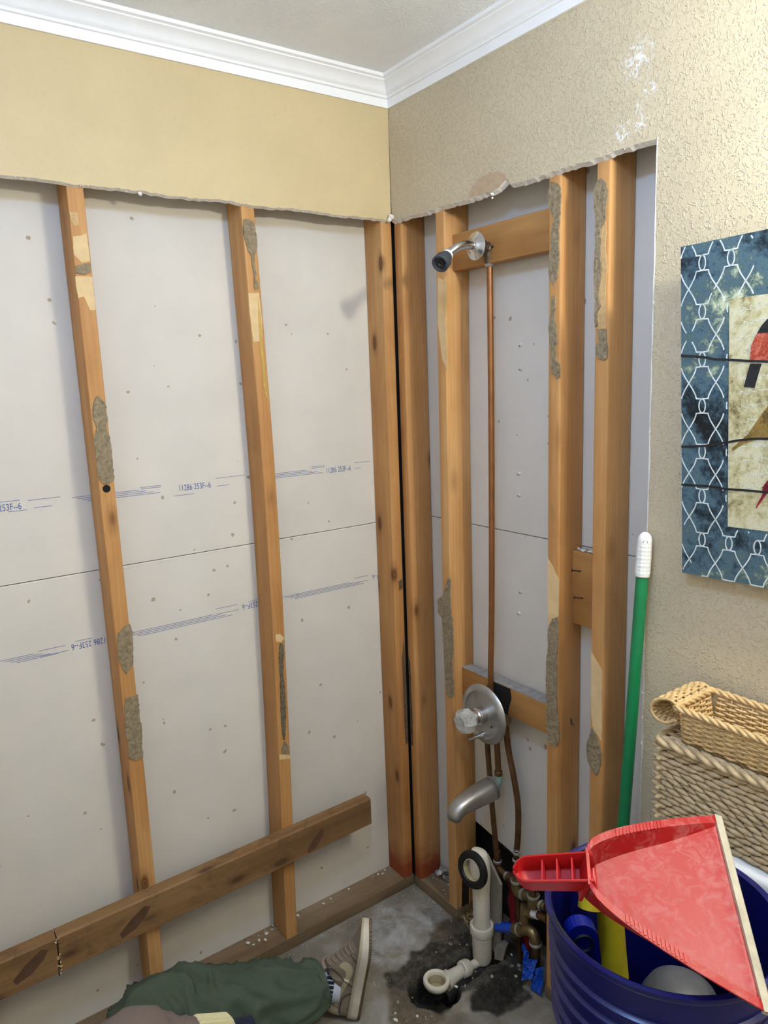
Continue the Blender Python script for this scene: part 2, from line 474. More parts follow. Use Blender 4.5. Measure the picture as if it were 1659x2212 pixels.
        ob.location = o - pl; LOC[ob] = o
        if kind: ob['kind'] = kind
        if label: ob['label'] = label
        return ob

def empty(name, loc, label, cat, group=None):
    o = bpy.data.objects.new(name, None); COL.objects.link(o); o.location = loc; LOC[o] = Vector(loc)
    o.empty_display_size = 0.03
    tag(o, label, cat, group); return o
def tag(o, label, cat, group=None):
    o['label'] = label; o['category'] = cat
    if group: o['group'] = group
    return o
def struct(o, label=None):
    o['kind'] = 'structure'
    if label: o['label'] = label
    return o
def text_mesh(body, name, mat, parent, M, width, height):
    cu = bpy.data.curves.new('txt', 'FONT'); cu.body = body; cu.size = 1.0
    ob = bpy.data.objects.new('txt', cu); COL.objects.link(ob)
    bpy.context.view_layer.update()
    me = bpy.data.meshes.new_from_object(ob.evaluated_get(bpy.context.evaluated_depsgraph_get()))
    bpy.data.objects.remove(ob, do_unlink=True)
    co = np.array([v.co[:] for v in me.vertices]); mn = co.min(0); mx = co.max(0)
    sx = width / (mx[0] - mn[0]); sy = height / (mx[1] - mn[1])
    pl = LOC.get(parent, Vector((0, 0, 0)))
    for v in me.vertices:
        v.co = (M @ Vector(((v.co.x - mn[0]) * sx, (v.co.y - mn[1]) * sy, 0))) - pl
    me.materials.clear(); me.materials.append(MATS[mat]); me.name = name
    o = bpy.data.objects.new(name, me); COL.objects.link(o); o.parent = parent; LOC[o] = pl
    return o

# ------------------------------------------------------------------ floor
T = 0.0125; BK = 0.0975; SW = 0.0362
ZC = 2.445; XL = -1.56; YF = -2.65
FP = {
 'tar': [(-0.132,-0.219),(-0.101,-0.208),(-0.083,-0.192),(-0.057,-0.194),(-0.024,-0.189),(0.015,-0.188),(0.035,-0.197),(0.07,-0.218),(0.10,-0.304),(0.10,-0.366),(0.09,-0.428),(0.025,-0.484),(-0.01,-0.508),(-0.023,-0.546),(-0.134,-0.526),(-0.148,-0.497),(-0.172,-0.478),(-0.162,-0.458),(-0.149,-0.439),(-0.121,-0.422),(-0.157,-0.414),(-0.182,-0.414),(-0.204,-0.415),(-0.231,-0.432),(-0.255,-0.432),(-0.263,-0.408),(-0.295,-0.373),(-0.309,-0.324),(-0.309,-0.286),(-0.305,-0.269),(-0.292,-0.243),(-0.273,-0.236),(-0.247,-0.251),(-0.211,-0.231),(-0.176,-0.208),(-0.151,-0.221)],
 'dark': [(0.006,-0.406),(0.019,-0.48),(-0.004,-0.502),(-0.083,-0.519),(-0.134,-0.526),(-0.16,-0.487),(-0.167,-0.463),(-0.155,-0.444),(-0.114,-0.437),(-0.061,-0.428)],
 'wet': [(-0.231,-0.451),(-0.194,-0.456),(-0.175,-0.48),(-0.143,-0.519),(-0.132,-0.546),(-0.187,-0.555),(-0.255,-0.524),(-0.277,-0.486),(-0.256,-0.461)],
 'brown': [(-0.309,-0.286),(-0.253,-0.319),(-0.286,-0.371),(-0.265,-0.406),(-0.24,-0.443),(-0.278,-0.45),(-0.338,-0.439),(-0.376,-0.388),(-0.354,-0.337)],
 'brown2': [(-0.086,-0.19),(-0.032,-0.176),(0.018,-0.184),(0.09,-0.202),(0.048,-0.252),(-0.048,-0.238),(-0.101,-0.22)],
 'pale': [(-0.112,-0.015),(-0.001,-0.068),(-0.008,-0.17),(-0.059,-0.18),(-0.107,-0.216),(-0.151,-0.216),(-0.176,-0.202),(-0.224,-0.237),(-0.278,-0.232),(-0.277,-0.196),(-0.306,-0.118),(-0.198,-0.021)]}
def inpoly(poly, X, Y):
    c = np.zeros(X.shape, bool); n = len(poly); j = n - 1
    for i in range(n):
        xi, yi = poly[i]; xj, yj = poly[j]
        if yi != yj:
            c ^= ((yi > Y) != (yj > Y)) & (X < (xj - xi) * (Y - yi) / (yj - yi) + xi)
        j = i
    return c
def blur(a, k):
    for _ in range(k):
        a = (a + np.roll(a, 1, 0) + np.roll(a, -1, 0) + np.roll(a, 1, 1) + np.roll(a, -1, 1)) / 5
    return a
def make_floor():
    gx = np.concatenate([np.linspace(XL, -0.52, 26)[:-1], np.arange(-0.52, 0.131, 0.0033), [0.2, 0.35]])
    gy = np.concatenate([np.linspace(YF, -0.72, 40)[:-1], np.arange(-0.72, 0.02, 0.0033), [0.06, 0.12]])
    X, Y = np.meshgrid(gx, gy, indexing='ij')
    nz = lambda s, a, o: np.array([[a * mnoise.noise((x * s + o, y * s, o)) for y in gy] for x in gx])
    wx = nz(22, .012, 1.7) + nz(70, .005, 5.1); wy = nz(22, .012, 9.3) + nz(70, .005, 3.3)
    Xw, Yw = X + wx, Y + wy
    tar = blur(inpoly(FP['tar'], Xw, Yw).astype(float), 2)
    dark = blur(inpoly(FP['dark'], Xw, Yw).astype(float), 2)
    wet = blur(inpoly(FP['wet'], Xw, Yw).astype(float), 2) * 0.28
    br = blur(np.maximum(inpoly(FP['brown'], Xw, Yw), inpoly(FP['brown2'], Xw, Yw)).astype(float), 4)
    pale = blur(inpoly(FP['pale'], Xw, Yw).astype(float), 14)
    # pit round the drain and trench towards the wall
    d = np.hypot(X - (-0.20) + wx * .9, (Y + 0.355) * 1.05 + wy * .9)
    pit = np.clip((0.078 - d) / 0.016, 0, 1)
    tx = np.clip((X + 0.19) / 0.17, 0, 1)
    dt = np.abs(Y + 0.352 + wy) ; tr = np.clip((0.045 - dt) / 0.012, 0, 1) * ((X > -0.19) & (X < 0.03))
    hole = np.maximum(pit, tr)
    Zz = -0.075 * hole + nz(30, .0012, 2.2) + tar * nz(60, .0025, 7.7)
    Zz[X > 0.14] = 0
    nx, ny = X.shape
    V = np.stack([X, Y, Zz], -1).reshape(-1, 3)
    F = [(i * ny + j, (i + 1) * ny + j, (i + 1) * ny + j + 1, i * ny + j + 1) for i in range(nx - 1) for j in range(ny - 1)]
    me = bpy.data.meshes.new('floor'); me.from_pydata(V.tolist(), [], F)
    ca = me.color_attributes.new('stain', 'FLOAT_COLOR', 'POINT')
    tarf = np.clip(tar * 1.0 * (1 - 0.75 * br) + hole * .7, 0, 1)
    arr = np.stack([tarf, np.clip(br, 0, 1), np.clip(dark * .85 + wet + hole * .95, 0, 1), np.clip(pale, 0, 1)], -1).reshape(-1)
    ca.data.foreach_set('color', arr.astype(np.float32))
    me.polygons.foreach_set('use_smooth', [True] * len(me.polygons))
    me.materials.append(MATS['concrete'])
    o = bpy.data.objects.new('floor', me); COL.objects.link(o); struct(o, 'bare grey concrete slab floor with tar stains')
make_floor()

# ------------------------------------------------------------------ ceiling and crown
struct(MB().box((XL - .02, YF - .02, ZC), (0.02, 0.02, ZC + .02)).build('ceiling', 'ceiling_paint'), 'white textured ceiling')
PROF = [(0, 0), (.006, .0), (.008, .018), (.0085, .020), (.0135, .0215), (.0145, .0245), (.013, .027), (.0165, .029), (.021, .037), (.027, .0445), (.034, .050), (.0405, .0535), (.0405, .0565), (.0445, .058), (.048, .059), (.050, .066), (0, .066)]
mb = MB()
rings = [[(x, -d, ZC - .066 + h) for d, h in PROF] for x in (XL,)] + [[(-d, -d, ZC - .066 + h) for d, h in PROF]]
mb.loft(rings); struct(mb.build('trim_1', 'crown_white', smooth=True), 'white crown moulding along the back wall')
mb = MB()
rings = [[(-d, -d, ZC - .066 + h) for d, h in PROF]] + [[(-d, YF, ZC - .066 + h) for d, h in PROF]]
mb.loft(rings); struct(mb.build('trim_2', 'crown_white', smooth=True), 'white crown moulding along the right wall')

# ------------------------------------------------------------------ walls
def jag(a, b, n, amp, seed, keep=()):
    r = random.Random(seed); out = []
    for i in range(n + 1):
        t = i / n; x = a[0] + (b[0] - a[0]) * t; z = a[1] + (b[1] - a[1]) * t
        k = r.uniform(-amp, amp) + amp * 0.8 * math.sin(i * .37 + seed)
        dx, dz = b[0] - a[0], b[1] - a[1]; L = math.hypot(dx, dz)
        out.append((x - dz / L * k, z + dx / L * k))
    return out
edge = jag((XL, 2.0905), (-.002, 2.0905), 120, .0018, 3)
poly = [(0, ZC), (XL, ZC)] + edge
wall_back = MB().prism(poly, lambda a, b: (a, 0, b), lambda a, b: (a, T, b - (.0035 if b < 2.2 else 0)), 1, 0).build('wall_back', ['paint_back', 'gypsum'])
struct(wall_back, 'tan painted drywall strip above the opened back wall')
edge = [(-.846, 0.0)] + jag((-.848, .02), (-.8435, 2.079), 60, .0008, 9) + jag((-.84, 2.079), (-.46, 2.081), 40, .0015, 5) + \
       [(-.455, 2.095), (-.448, 2.0965), (-.44, 2.092), (-.432, 2.088), (-.42, 2.083), (-.397, 2.080)] + jag((-.39, 2.080), (-.0, 2.0885), 40, .0018, 8)
poly = [(0, ZC)] + list(reversed(edge)) + [(YF, 0), (YF, ZC)]
wall_right = MB().prism(poly, lambda a, b: (0, a, b), lambda a, b: (T, a, b - (.0065 if 2.0 < b < 2.2 and a > -.842 else 0)), 1, 0).build('wall_right', ['paint_right', 'gypsum'])
struct(wall_right, 'textured beige drywall of the right wall, cut open beside the corner')
struct(MB().box((XL - .1, YF, 0), (XL, 0.1, ZC)).build('wall_left', 'paint_pale'), 'pale painted wall opposite the shower valve')
struct(MB().box((XL - .1, YF - .1, 0), (0.1, YF, ZC)).build('wall_front', 'paint_pale'), 'pale painted wall behind the camera')
# torn paper half-moon above the notch
TP = [(-.319, 2.0835), (-.328, 2.101), (-.343, 2.1125), (-.365, 2.121), (-.397, 2.1235), (-.425, 2.119), (-.443, 2.110), (-.449, 2.0985), (-.44, 2.0935), (-.43, 2.089), (-.42, 2.0845), (-.397, 2.0815), (-.36, 2.0825)]
MB().prism(TP, lambda a, b: (-.0006, a, b), lambda a, b: (.0004, a, b)).build('torn_paper', 'torn_paper', wall_right)
mb = MB()
for i in range(46):   # ragged flecks of gypsum along both cuts
    if i % 2: x = R.uniform(-1.1, -.02); mb.chip((x, R.uniform(.001, .010), 2.0895 + R.uniform(-.002, .0015)), R.uniform(.0015, .004), R)
    else: y = R.uniform(-.83, -.02); mb.chip((R.uniform(.001, .010), y, 2.0815 + R.uniform(-.002, .0015) + (.006 if y > -.25 else 0)), R.uniform(.0015, .004), R)
for (x, y, z, r) in ((-.704, .001, 2.0855, .0065), (-.012, -.006, 2.091, .011), (-.008, -.010, 2.098, .008), (0, -.403, 2.074, .0055), (.001, -.401, 2.066, .003)): mb.chip((x, y, z), r, R, .9)
mb.build('plaster_fleck', 'gypsum', wall_back, kind='stuff')

# the gypsum backs of the boards on the far side
def back_board(parent, a, b, seamside):
    return MB().box(a, b).build('back_board', 'back_board', parent)
bb1 = back_board(wall_back, (XL, BK, 1.2205), (.13, BK + .0125, ZC), 0)
bb2 = back_board(wall_back, (XL, BK, 0), (.13, BK + .0125, 1.218), 0)
br1 = back_board(wall_right, (BK, -.95, 1.2395), (BK + .0125, BK, ZC), 0)
HOLE = [(-.16, .31), (-.205, .303), (-.235, .299), (-.296, .289), (-.33, .285), (-.39, .275), (-.45, .268), (-.53, .262), (-.565, .262)]
poly = [(BK, 1.237), (BK, 0), (-.16, 0)] + HOLE + [(-.565, 0), (-.95, 0), (-.95, 1.237)]
br2 = MB().prism(poly, lambda a, b: (BK, a, b), lambda a, b: (BK + .0125, a, b)).build('back_board', 'back_board', wall_right)
MB().box((XL, BK + .013, 1.17), (.13, BK + .018, 1.27)).build('seam_backing', 'seam_tan', wall_back)
MB().box((BK + .013, -.95, 1.19), (BK + .018, BK, 1.29)).build('seam_backing', 'seam_tan', wall_right)
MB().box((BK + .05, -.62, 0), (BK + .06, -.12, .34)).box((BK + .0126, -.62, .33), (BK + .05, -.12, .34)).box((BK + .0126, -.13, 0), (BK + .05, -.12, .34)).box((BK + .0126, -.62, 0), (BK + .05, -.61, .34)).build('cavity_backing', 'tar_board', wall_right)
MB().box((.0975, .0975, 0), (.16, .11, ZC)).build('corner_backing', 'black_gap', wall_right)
MB().box((.0086, .022, .04), (.05, .092, 2.40)).build('gap_shade_box', 'black_gap', wall_right)  # black box added behind the corner stud gap so the gap renders dark
# brown torn lip along the hole
mb = MB(); 
for i in range(70):
    k = R.uniform(.08, .99) * (len(HOLE) - 1); j = int(k); f = k - j
    y = HOLE[j][0] + (HOLE[j + 1][0] - HOLE[j][0]) * f; z = HOLE[j][1] + (HOLE[j + 1][1] - HOLE[j][1]) * f
    mb.chip((BK + R.uniform(-.001, .010), y, z - .003), R.uniform(.002, .006), R)
mb.build('torn_edge', 'dark_wood_rot', wall_right, kind='stuff')

# printed marks on the boards
def pm(x0, x1, z, n, dz, th=.0011, slope=0.0):
    m = MB()
    for i in range(n):
        zz = z - i * dz; s = i * .012 if n > 2 else 0
        m.add([(x0 + s, BK - .0004, zz), (x1 + s * 1.5, BK - .0004, zz + slope), (x1 + s * 1.5, BK - .0004, zz + slope + th), (x0 + s, BK - .0004, zz + th)], [(0, 1, 2, 3)])
    return m
def wtext(body, x, z, w, h, up=1):
    M = Matrix(((up, 0, 0, x), (0, 0, -1, BK - .0005), (0, up, 0, z), (0, 0, 0, 1)))
    return M, w, h
for par, rows, texts in (
    (bb1, [(-.996, -.926, 1.4085, 1, .005), (-.985, -.945, 1.390, 1, .005), (-.901, -.742, 1.4035, 4, .0042), (-.737, -.685, 1.409, 2, .004), (-.655, -.60, 1.3775, 1, .004),
           (-.537, -.455, 1.411, 1, .004), (-.535, -.50, 1.390, 1, .004), (-.45, -.262, 1.4055, 4, .0042), (-.245, -.20, 1.413, 2, .004), (-.097, -.042, 1.411, 1, .004), (-.095, -.075, 1.394, 1, .004), (-1.085, -1.012, 1.4115, 1, .004), (-1.04, -1.0, 1.3875, 1, .004)],
     [('11286 253F--6', -1.098, 1.391, .087, .0155, 1), ('11286 253F--6', -.638, 1.389, .085, .0155, 1), ('11286 253F--6', -.195, 1.390, .084, .0155, 1)]),
    (bb2, [(-1.098, -1.024, 1.0445, 4, .0042), (-1.013, -.953, 1.048, 1, .004), (-1.012, -.948, 1.034, 1, .004), (-.93, -.89, 1.052, 1, .003), (-.815, -.574, 1.042, 4, .0042), (-.566, -.503, 1.056, 1, .004), (-.563, -.50, 1.0405, 1, .004), (-.47, -.44, 1.057, 1, .003),
           (-.36, -.135, 1.0475, 4, .0042), (-.117, -.065, 1.057, 1, .004), (-.117, -.065, 1.042, 1, .004)],
     [('11286 253F--6', -.853, 1.047, .087, .0155, -1), ('11286 253F--6', -.402, 1.0525, .087, .0155, -1), ('11286 253F--6', .038, 1.056, .087, .0155, -1)])):
    m = MB()
    for r_ in rows: q = pm(*r_); m.add(q.v, q.f)
    m.build('printed_line', 'board_ink', par, fix=False)
    for (b_, x, z, w, h, up) in texts:
        M, w, h = wtext(b_, x, z, w, h, up); text_mesh(b_, 'printed_number', 'board_ink', par, M, w, h)
# nail pops on the right-hand boards
for (y, z) in ((-.398, 1.726), (-.398, 1.667), (-.391, 1.398), (-.391, 1.341), (-.395, 1.079), (-.389, 1.017), (-.396, .429), (-.396, .379)):
    par = br1 if z > 1.238 else br2
    m = MB(); m.lathe([(.0, .0045), (.0016, .004), (.0045, .0022), (.006, -.0002)], (BK, y, z), (-1, 0, 0), 10)
    q = m.build('nail_pop', 'plaster_white', par, smooth=True)
    MB().lathe([(.0, .0055), (.0012, .0054), (.0014, .003)], (BK, y + .002, z - .0015), (-1, 0, 0), 8).build('nail_tip', 'steel_nail', par)

# ------------------------------------------------------------------ framing: studs, plates, blocking
def ring4(x0, x1, y0, y1, z, b=.003):
    pts = []
    for cx, cy, a0 in ((x1 - b, y1 - b, 0), (x0 + b, y1 - b, 90), (x0 + b, y0 + b, 180), (x1 - b, y0 + b, 270)):
        for k in range(4):
            a = math.radians(a0 + 30 * k); pts.append((cx + b * math.cos(a), cy + b * math.sin(a), z))
    return pts
def stud(parent, axis, pts, mat='stud_wood', z1=2.40, bev=.003):
    """pts: list (z, offset) of the left front edge, straight lofted timber standing on the plate"""
    zs = np.linspace(.0385, z1, 22); P = sorted(pts); xs = np.interp(zs, [p[0] for p in P], [p[1] for p in P])
    xs = np.convolve(np.pad(xs, 2, 'edge'), np.ones(5) / 5, 'valid')
    m = MB(); rings = []
    for z, a in zip(zs, xs):
        if axis == 'x': rings.append(ring4(a, a + SW, T, BK - .0005, z, bev))
        else: rings.append(ring4(T, BK - .0005, a - SW, a, z, bev))
    m.loft(rings)
    org = (xs[0], T, .0385) if axis == 'x' else (T, xs[0], .0385)
    return m.build('stud', mat, parent, origin=org, smooth=True)
ST = {}
ST['L0'] = stud(wall_back, 'x', [(0, -1.263)])
ST['L1'] = stud(wall_back, 'x', [(0, -.8595), (.7, -.8555), (1.5, -.858), (2.4, -.8605)])
ST['L2'] = stud(wall_back, 'x', [(0, -.466), (.034, -.465), (.614, -.448), (1.2, -.4395), (1.45, -.4385), (2.09, -.453), (2.4, -.458)])
ST['L3'] = stud(wall_back, 'x', [(0, -.0285)], 'stud_wood_red')
ST['R1'] = stud(wall_right, 'y', [(0, .0100)], 'stud_wood_red', bev=.006)
ST['R2'] = stud(wall_right, 'y', [(0, -.166), (1.5, -.1685), (2.1, -.175), (2.4, -.177)])
ST['R3'] = stud(wall_right, 'y', [(0, -.562), (2.4, -.5655)], bev=.005)
ST['R4'] = stud(wall_right, 'y', [(0, -.697), (2.4, -.694)], bev=.005)
def lumber(name, mat, parent, c, L, w, d, rot=None, bev=.003):
    """timber with its length on local z, centred on c; rot = 3x3 matrix local->world"""
    m = MB().rbox((-w / 2, -d / 2, -L / 2), (w / 2, d / 2, L / 2), bev, 2)
    o = m.build(name, mat, None, origin=(0, 0, 0), smooth=True)
    pl = LOC.get(parent, Vector((0, 0, 0)))
    if parent is not None: o.parent = parent
    o.matrix_local = Matrix.Translation(Vector(c) - pl) @ (rot.to_4x4() if rot else Matrix.Identity(4))
    LOC[o] = Vector(c)
    return o
RX = Matrix(((0, 0, 1), (0, 1, 0), (-1, 0, 0)))      # local z -> world x
RY = Matrix(((1, 0, 0), (0, 0, 1), (0, -1, 0)))      # local z -> world y
lumber('sole_plate', 'plate_wood', wall_back, ((XL + .012) / 2, (T + BK) / 2, .0192), -XL + .012, .038, BK - T, RX, .002)
lumber('sole_plate', 'plate_wood', wall_right, ((T + BK) / 2, -.0965, .0192), .2125, BK - T, .038, RY, .002)
lumber('sole_plate', 'plate_wood', wall_right, ((T + BK) / 2, -.75, .0192), .38, BK - T, .038, RY, .002)
lumber('blocking', 'block_wood', wall_right, (.059, (-.203 - .5635) / 2, 1.974), .360, .038, .092, RY)
blk = lumber('blocking', 'block_wood', wall_right, (.069, (-.202 - .5635) / 2, .777), .360, .038, .082, RY)
lumber('blocking', 'block_wood', wall_right, (.078, -.647, 1.143), .094, .036, .182, RY)
MB().box((.0505, -.5625, .8180), (.0875, -.2035, .8195)).build('plaster_crust', 'plaster_grey', wall_right)
# scorch on the lower block
SC = [(-.318, .816), (-.40, .817), (-.405, .79), (-.395, .76), (-.39, .737), (-.35, .7375), (-.31, .738), (-.30, .77)]
MB().prism(SC, lambda a, b: (.0494, a, b), lambda a, b: (.0502, a, b)).build('scorch_mark', 'scorch', wall_right)
for (y, z) in ((-.628, 1.187), (-.634, 1.122)):
    m = MB().tube([(.062, y, z), (.040, y + .010, z + .004)], .0016, 8); m.lathe([(.0, 0), (.0035, 0), (.0035, .001), (0, .001)], (.040, y + .010, z + .004), (-1, .45, .2), 8)
    m.build('nail', 'steel_nail', wall_right)
MB().tube([(.06, -.6005, .802), (.05, -.612, .795), (.042, -.622, .80)], [.0015, .0025, .003], 8).build('nail', 'steel_nail', wall_right)
MB().lathe([(0, .0015), (.008, .0012), (.009, .0)], (-.841, T - .0012, 1.427), (0, -1, 0), 12).build('knot_hole', 'black_gap', ST['L1'])
mb = MB(); rr_ = random.Random(31); ept = []
for i in range(150):
    z = .05 + 2.03 * i / 149; ept.append((-.8447 - .0035 * max(0, (2.08 - z) / 2.08) + .0007 * mnoise.noise((z * 40, 1.5, 0)), z))
for i in range(149):
    w_ = .0006 + .0022 * max(0, mnoise.noise((ept[i][1] * 22, 4.4, 0)) + .35)
    (y0, z0), (y1, z1) = ept[i], ept[i + 1]
    mb.add([(-.0005, y0 - w_, z0), (-.0005, y0 + .0012, z0), (-.0005, y1 + .0012, z1), (-.0005, y1 - w_, z1)], [(0, 1, 2, 3)])
for i in range(22):
    z = R.uniform(.4, 2.07); mb.chip((.0005, -.8455, z), R.uniform(.0012, .003), R, 2.2)
mb.build('paper_fleck', 'paper_edge', wall_right, kind='stuff')
MB().box((XL, BK - .0006, 1.2155), (.10, BK + .001, 1.2185)).build('seam_edge', 'paper_edge', wall_back)
# rotted dark foot of the second stud
for poly in ([(-.02, 0), (.005, 0)],): pass
FT = [(.032, .040), (.060, .040), (.062, .10), (.055, .135), (.050, .10), (.046, .14), (.040, .12), (.036, .15), (.034, .09)]
MB().prism(FT, lambda a, b: (a, -.2040, b), lambda a, b: (a, -.2022, b)).build('rot_stain', 'dark_wood_rot', ST['R2'])

PATCHES=[
('L1','g',[(-0.8402,1.6414),(-0.8268,1.6256),(-0.8228,1.6151),(-0.8259,1.6016),(-0.8212,1.5876),(-0.8273,1.5707),(-0.8277,1.557),(-0.8227,1.5497),(-0.821,1.5217),(-0.8221,1.4868),(-0.8212,1.455),(-0.8246,1.4447),(-0.8392,1.4357),(-0.8536,1.4443),(-0.8571,1.4587),(-0.8573,1.4901),(-0.8577,1.5247),(-0.8573,1.5487),(-0.8476,1.5686),(-0.8537,1.5895),(-0.8543,1.6099),(-0.848,1.6299)]),
('L1','g',[(-0.8564,1.9212),(-0.8382,1.9286),(-0.8259,1.9299),(-0.8257,1.9101),(-0.8471,1.9042),(-0.8593,1.9083)]),
('L1','t',[(-0.8585,2.0336),(-0.8414,2.0337),(-0.841,2.0072),(-0.8521,2.0063),(-0.857,2.0183)]),
('L1','p',[(-0.8601,1.9004),(-0.8244,1.9011),(-0.8243,1.8292),(-0.8357,1.8289),(-0.8456,1.8578),(-0.8587,1.8541),(-0.8607,1.8796)]),
('L1','p',[(-0.8268,1.9927),(-0.8253,1.9357),(-0.8428,1.9299),(-0.8584,1.9463),(-0.856,1.9841),(-0.8384,1.9871)]),
('L1','g',[(-0.834,1.0918),(-0.8207,1.0935),(-0.8149,1.0754),(-0.8179,1.0322),(-0.821,0.9926),(-0.8401,0.9715),(-0.8479,0.9877),(-0.8536,1.0052),(-0.8545,1.0413),(-0.8496,1.0757)]),
('L1','g',[(-0.8479,0.9108),(-0.8172,0.9121),(-0.8178,0.8855),(-0.819,0.8527),(-0.816,0.8225),(-0.8203,0.7777),(-0.8203,0.7481),(-0.8409,0.7448),(-0.8553,0.7561),(-0.854,0.7891),(-0.8564,0.8231),(-0.854,0.8553),(-0.8539,0.8881)]),
('L2','g',[(-0.4478,2.0575),(-0.4343,2.0587),(-0.4212,2.0514),(-0.4177,2.0365),(-0.4149,2.0164),(-0.4153,1.989),(-0.4241,1.9713),(-0.4263,1.9472),(-0.4227,1.9267),(-0.4274,1.9161),(-0.4202,1.906),(-0.4203,1.8886),(-0.4294,1.8883),(-0.4321,1.9055),(-0.4296,1.9229),(-0.4327,1.94),(-0.4334,1.9673),(-0.4418,1.9838),(-0.449,2.007),(-0.4518,2.0303)]),
('L2','p',[(-0.4478,1.8789),(-0.418,1.8818),(-0.4173,1.8643),(-0.4144,1.8222),(-0.4168,1.7618),(-0.4429,1.76),(-0.4461,1.797),(-0.4483,1.846)]),
('L2','y',[(-0.4221,1.8642),(-0.4169,1.8151),(-0.4176,1.7618),(-0.4158,1.7188),(-0.4157,1.6645),(-0.4142,1.6279),(-0.4094,1.6094),(-0.417,1.6171),(-0.4231,1.6465),(-0.4232,1.7009),(-0.4253,1.7546),(-0.4255,1.8079)]),
('L2','d',[(-0.4231,0.9479),(-0.4141,0.9433),(-0.4139,0.909),(-0.4201,0.8566),(-0.4182,0.8065),(-0.419,0.7567),(-0.4223,0.7074),(-0.4279,0.6635),(-0.4331,0.6653),(-0.4353,0.7115),(-0.4331,0.781),(-0.4293,0.8591),(-0.431,0.9085)]),
('L2','g',[(-0.4283,0.6586),(-0.4178,0.6397),(-0.415,0.6182),(-0.4361,0.6214),(-0.4404,0.6371)]),
('L2','p',[(-0.4466,0.624),(-0.4128,0.6098),(-0.4119,0.5991),(-0.4476,0.609)]),
('L2','p',[(-0.4352,0.975),(-0.4198,0.9737),(-0.4089,0.959),(-0.4189,0.9493),(-0.434,0.9554)]),
('R3','g',[(-0.5733,2.0637),(-0.5899,2.0599),(-0.5998,2.0505),(-0.6026,2.026),(-0.6002,2.0025),(-0.5987,1.9786),(-0.5956,1.9548),(-0.5976,1.9054),(-0.5928,1.8614),(-0.5828,1.8451),(-0.5742,1.8538),(-0.5683,1.8722),(-0.5699,1.9096),(-0.5739,1.9339),(-0.5754,1.9633),(-0.582,1.9866),(-0.5736,2.0029),(-0.5667,2.0189),(-0.566,2.0459)]),
('R3','g',[(-0.5778,1.823),(-0.5863,1.822),(-0.5882,1.794),(-0.5848,1.779),(-0.5901,1.7556),(-0.5937,1.7194),(-0.587,1.7043),(-0.5905,1.6834),(-0.6009,1.6726),(-0.6028,1.644),(-0.5925,1.6404),(-0.5786,1.6552),(-0.5743,1.6737),(-0.5749,1.705),(-0.5695,1.7313),(-0.5687,1.7625),(-0.5745,1.7825),(-0.5762,1.8028)]),
('R4','g',[(-0.6993,2.0397),(-0.711,2.0404),(-0.7199,2.0305),(-0.7246,2.0138),(-0.721,1.9784),(-0.7199,1.9581),(-0.707,1.9421),(-0.7098,1.9162),(-0.708,1.8886),(-0.7113,1.8694),(-0.7118,1.8459),(-0.7061,1.8277),(-0.7035,1.8042),(-0.7114,1.7867),(-0.701,1.7757),(-0.703,1.749),(-0.6969,1.7447),(-0.695,1.7715),(-0.6959,1.8074),(-0.6922,1.8437),(-0.6931,1.8791),(-0.695,1.914),(-0.6948,1.9606),(-0.6912,1.9935),(-0.6892,2.0215)]),
('R4','t',[(-0.72,1.9558),(-0.7219,1.9326),(-0.7194,1.91),(-0.7228,1.8863),(-0.7256,1.8627),(-0.7237,1.8396),(-0.7228,1.8115),(-0.7217,1.7928),(-0.7257,1.74),(-0.7062,1.7403),(-0.7025,1.7756),(-0.7123,1.7866),(-0.704,1.8089),(-0.7076,1.8299),(-0.7131,1.8527),(-0.7095,1.8884),(-0.711,1.916),(-0.7056,1.9378)]),
('R4','g',[(-0.7047,1.7392),(-0.7272,1.7387),(-0.7295,1.7013),(-0.7293,1.6796),(-0.721,1.6751),(-0.7088,1.6793),(-0.701,1.6883),(-0.6992,1.7031),(-0.7081,1.7172)]),
('R3','g',[(-0.5816,1.0689),(-0.5952,1.0759),(-0.5998,1.068),(-0.6001,1.0206),(-0.598,0.9832),(-0.5984,0.9276),(-0.5964,0.878),(-0.6014,0.8153),(-0.6064,0.7636),(-0.5949,0.7415),(-0.5737,0.7426),(-0.564,0.7701),(-0.5663,0.8215),(-0.5623,0.8855),(-0.5635,0.9543),(-0.5694,1.001),(-0.5679,1.0378)]),
('R4','g',[(-0.7044,0.8357),(-0.7172,0.8189),(-0.7323,0.7814),(-0.7308,0.7515),(-0.7211,0.7178),(-0.7062,0.726),(-0.6932,0.7464),(-0.6891,0.7856),(-0.6965,0.807)]),
('R4','p',[(-0.6973,1.0193),(-0.7078,1.0083),(-0.7285,0.9832),(-0.7311,0.8459),(-0.7298,0.8093),(-0.7044,0.8357),(-0.6996,0.8774)]),
('R3','p',[(-0.565,1.2192),(-0.5833,1.1975),(-0.6013,1.169),(-0.5997,1.0789),(-0.5793,1.0665),(-0.5679,1.0415),(-0.5653,1.1217)]),
('R2','g',[(-0.1983,1.0976),(-0.2074,1.0889),(-0.2043,1.0499),(-0.2073,0.9863),(-0.2133,0.9749),(-0.2146,0.9146),(-0.2087,0.8251),(-0.2114,0.7459),(-0.1961,0.7316),(-0.1767,0.7339),(-0.1728,0.814),(-0.1693,0.9021),(-0.1651,0.9672),(-0.1492,0.9809),(-0.1473,1.02),(-0.1707,1.0361),(-0.1846,1.0671)]),
('R2','p',[(-0.18,1.915),(-0.2134,1.9014),(-0.2157,1.8591),(-0.206,1.794),(-0.2111,1.722),(-0.2095,1.6738),(-0.1913,1.6988),(-0.1755,1.7966)]),
]

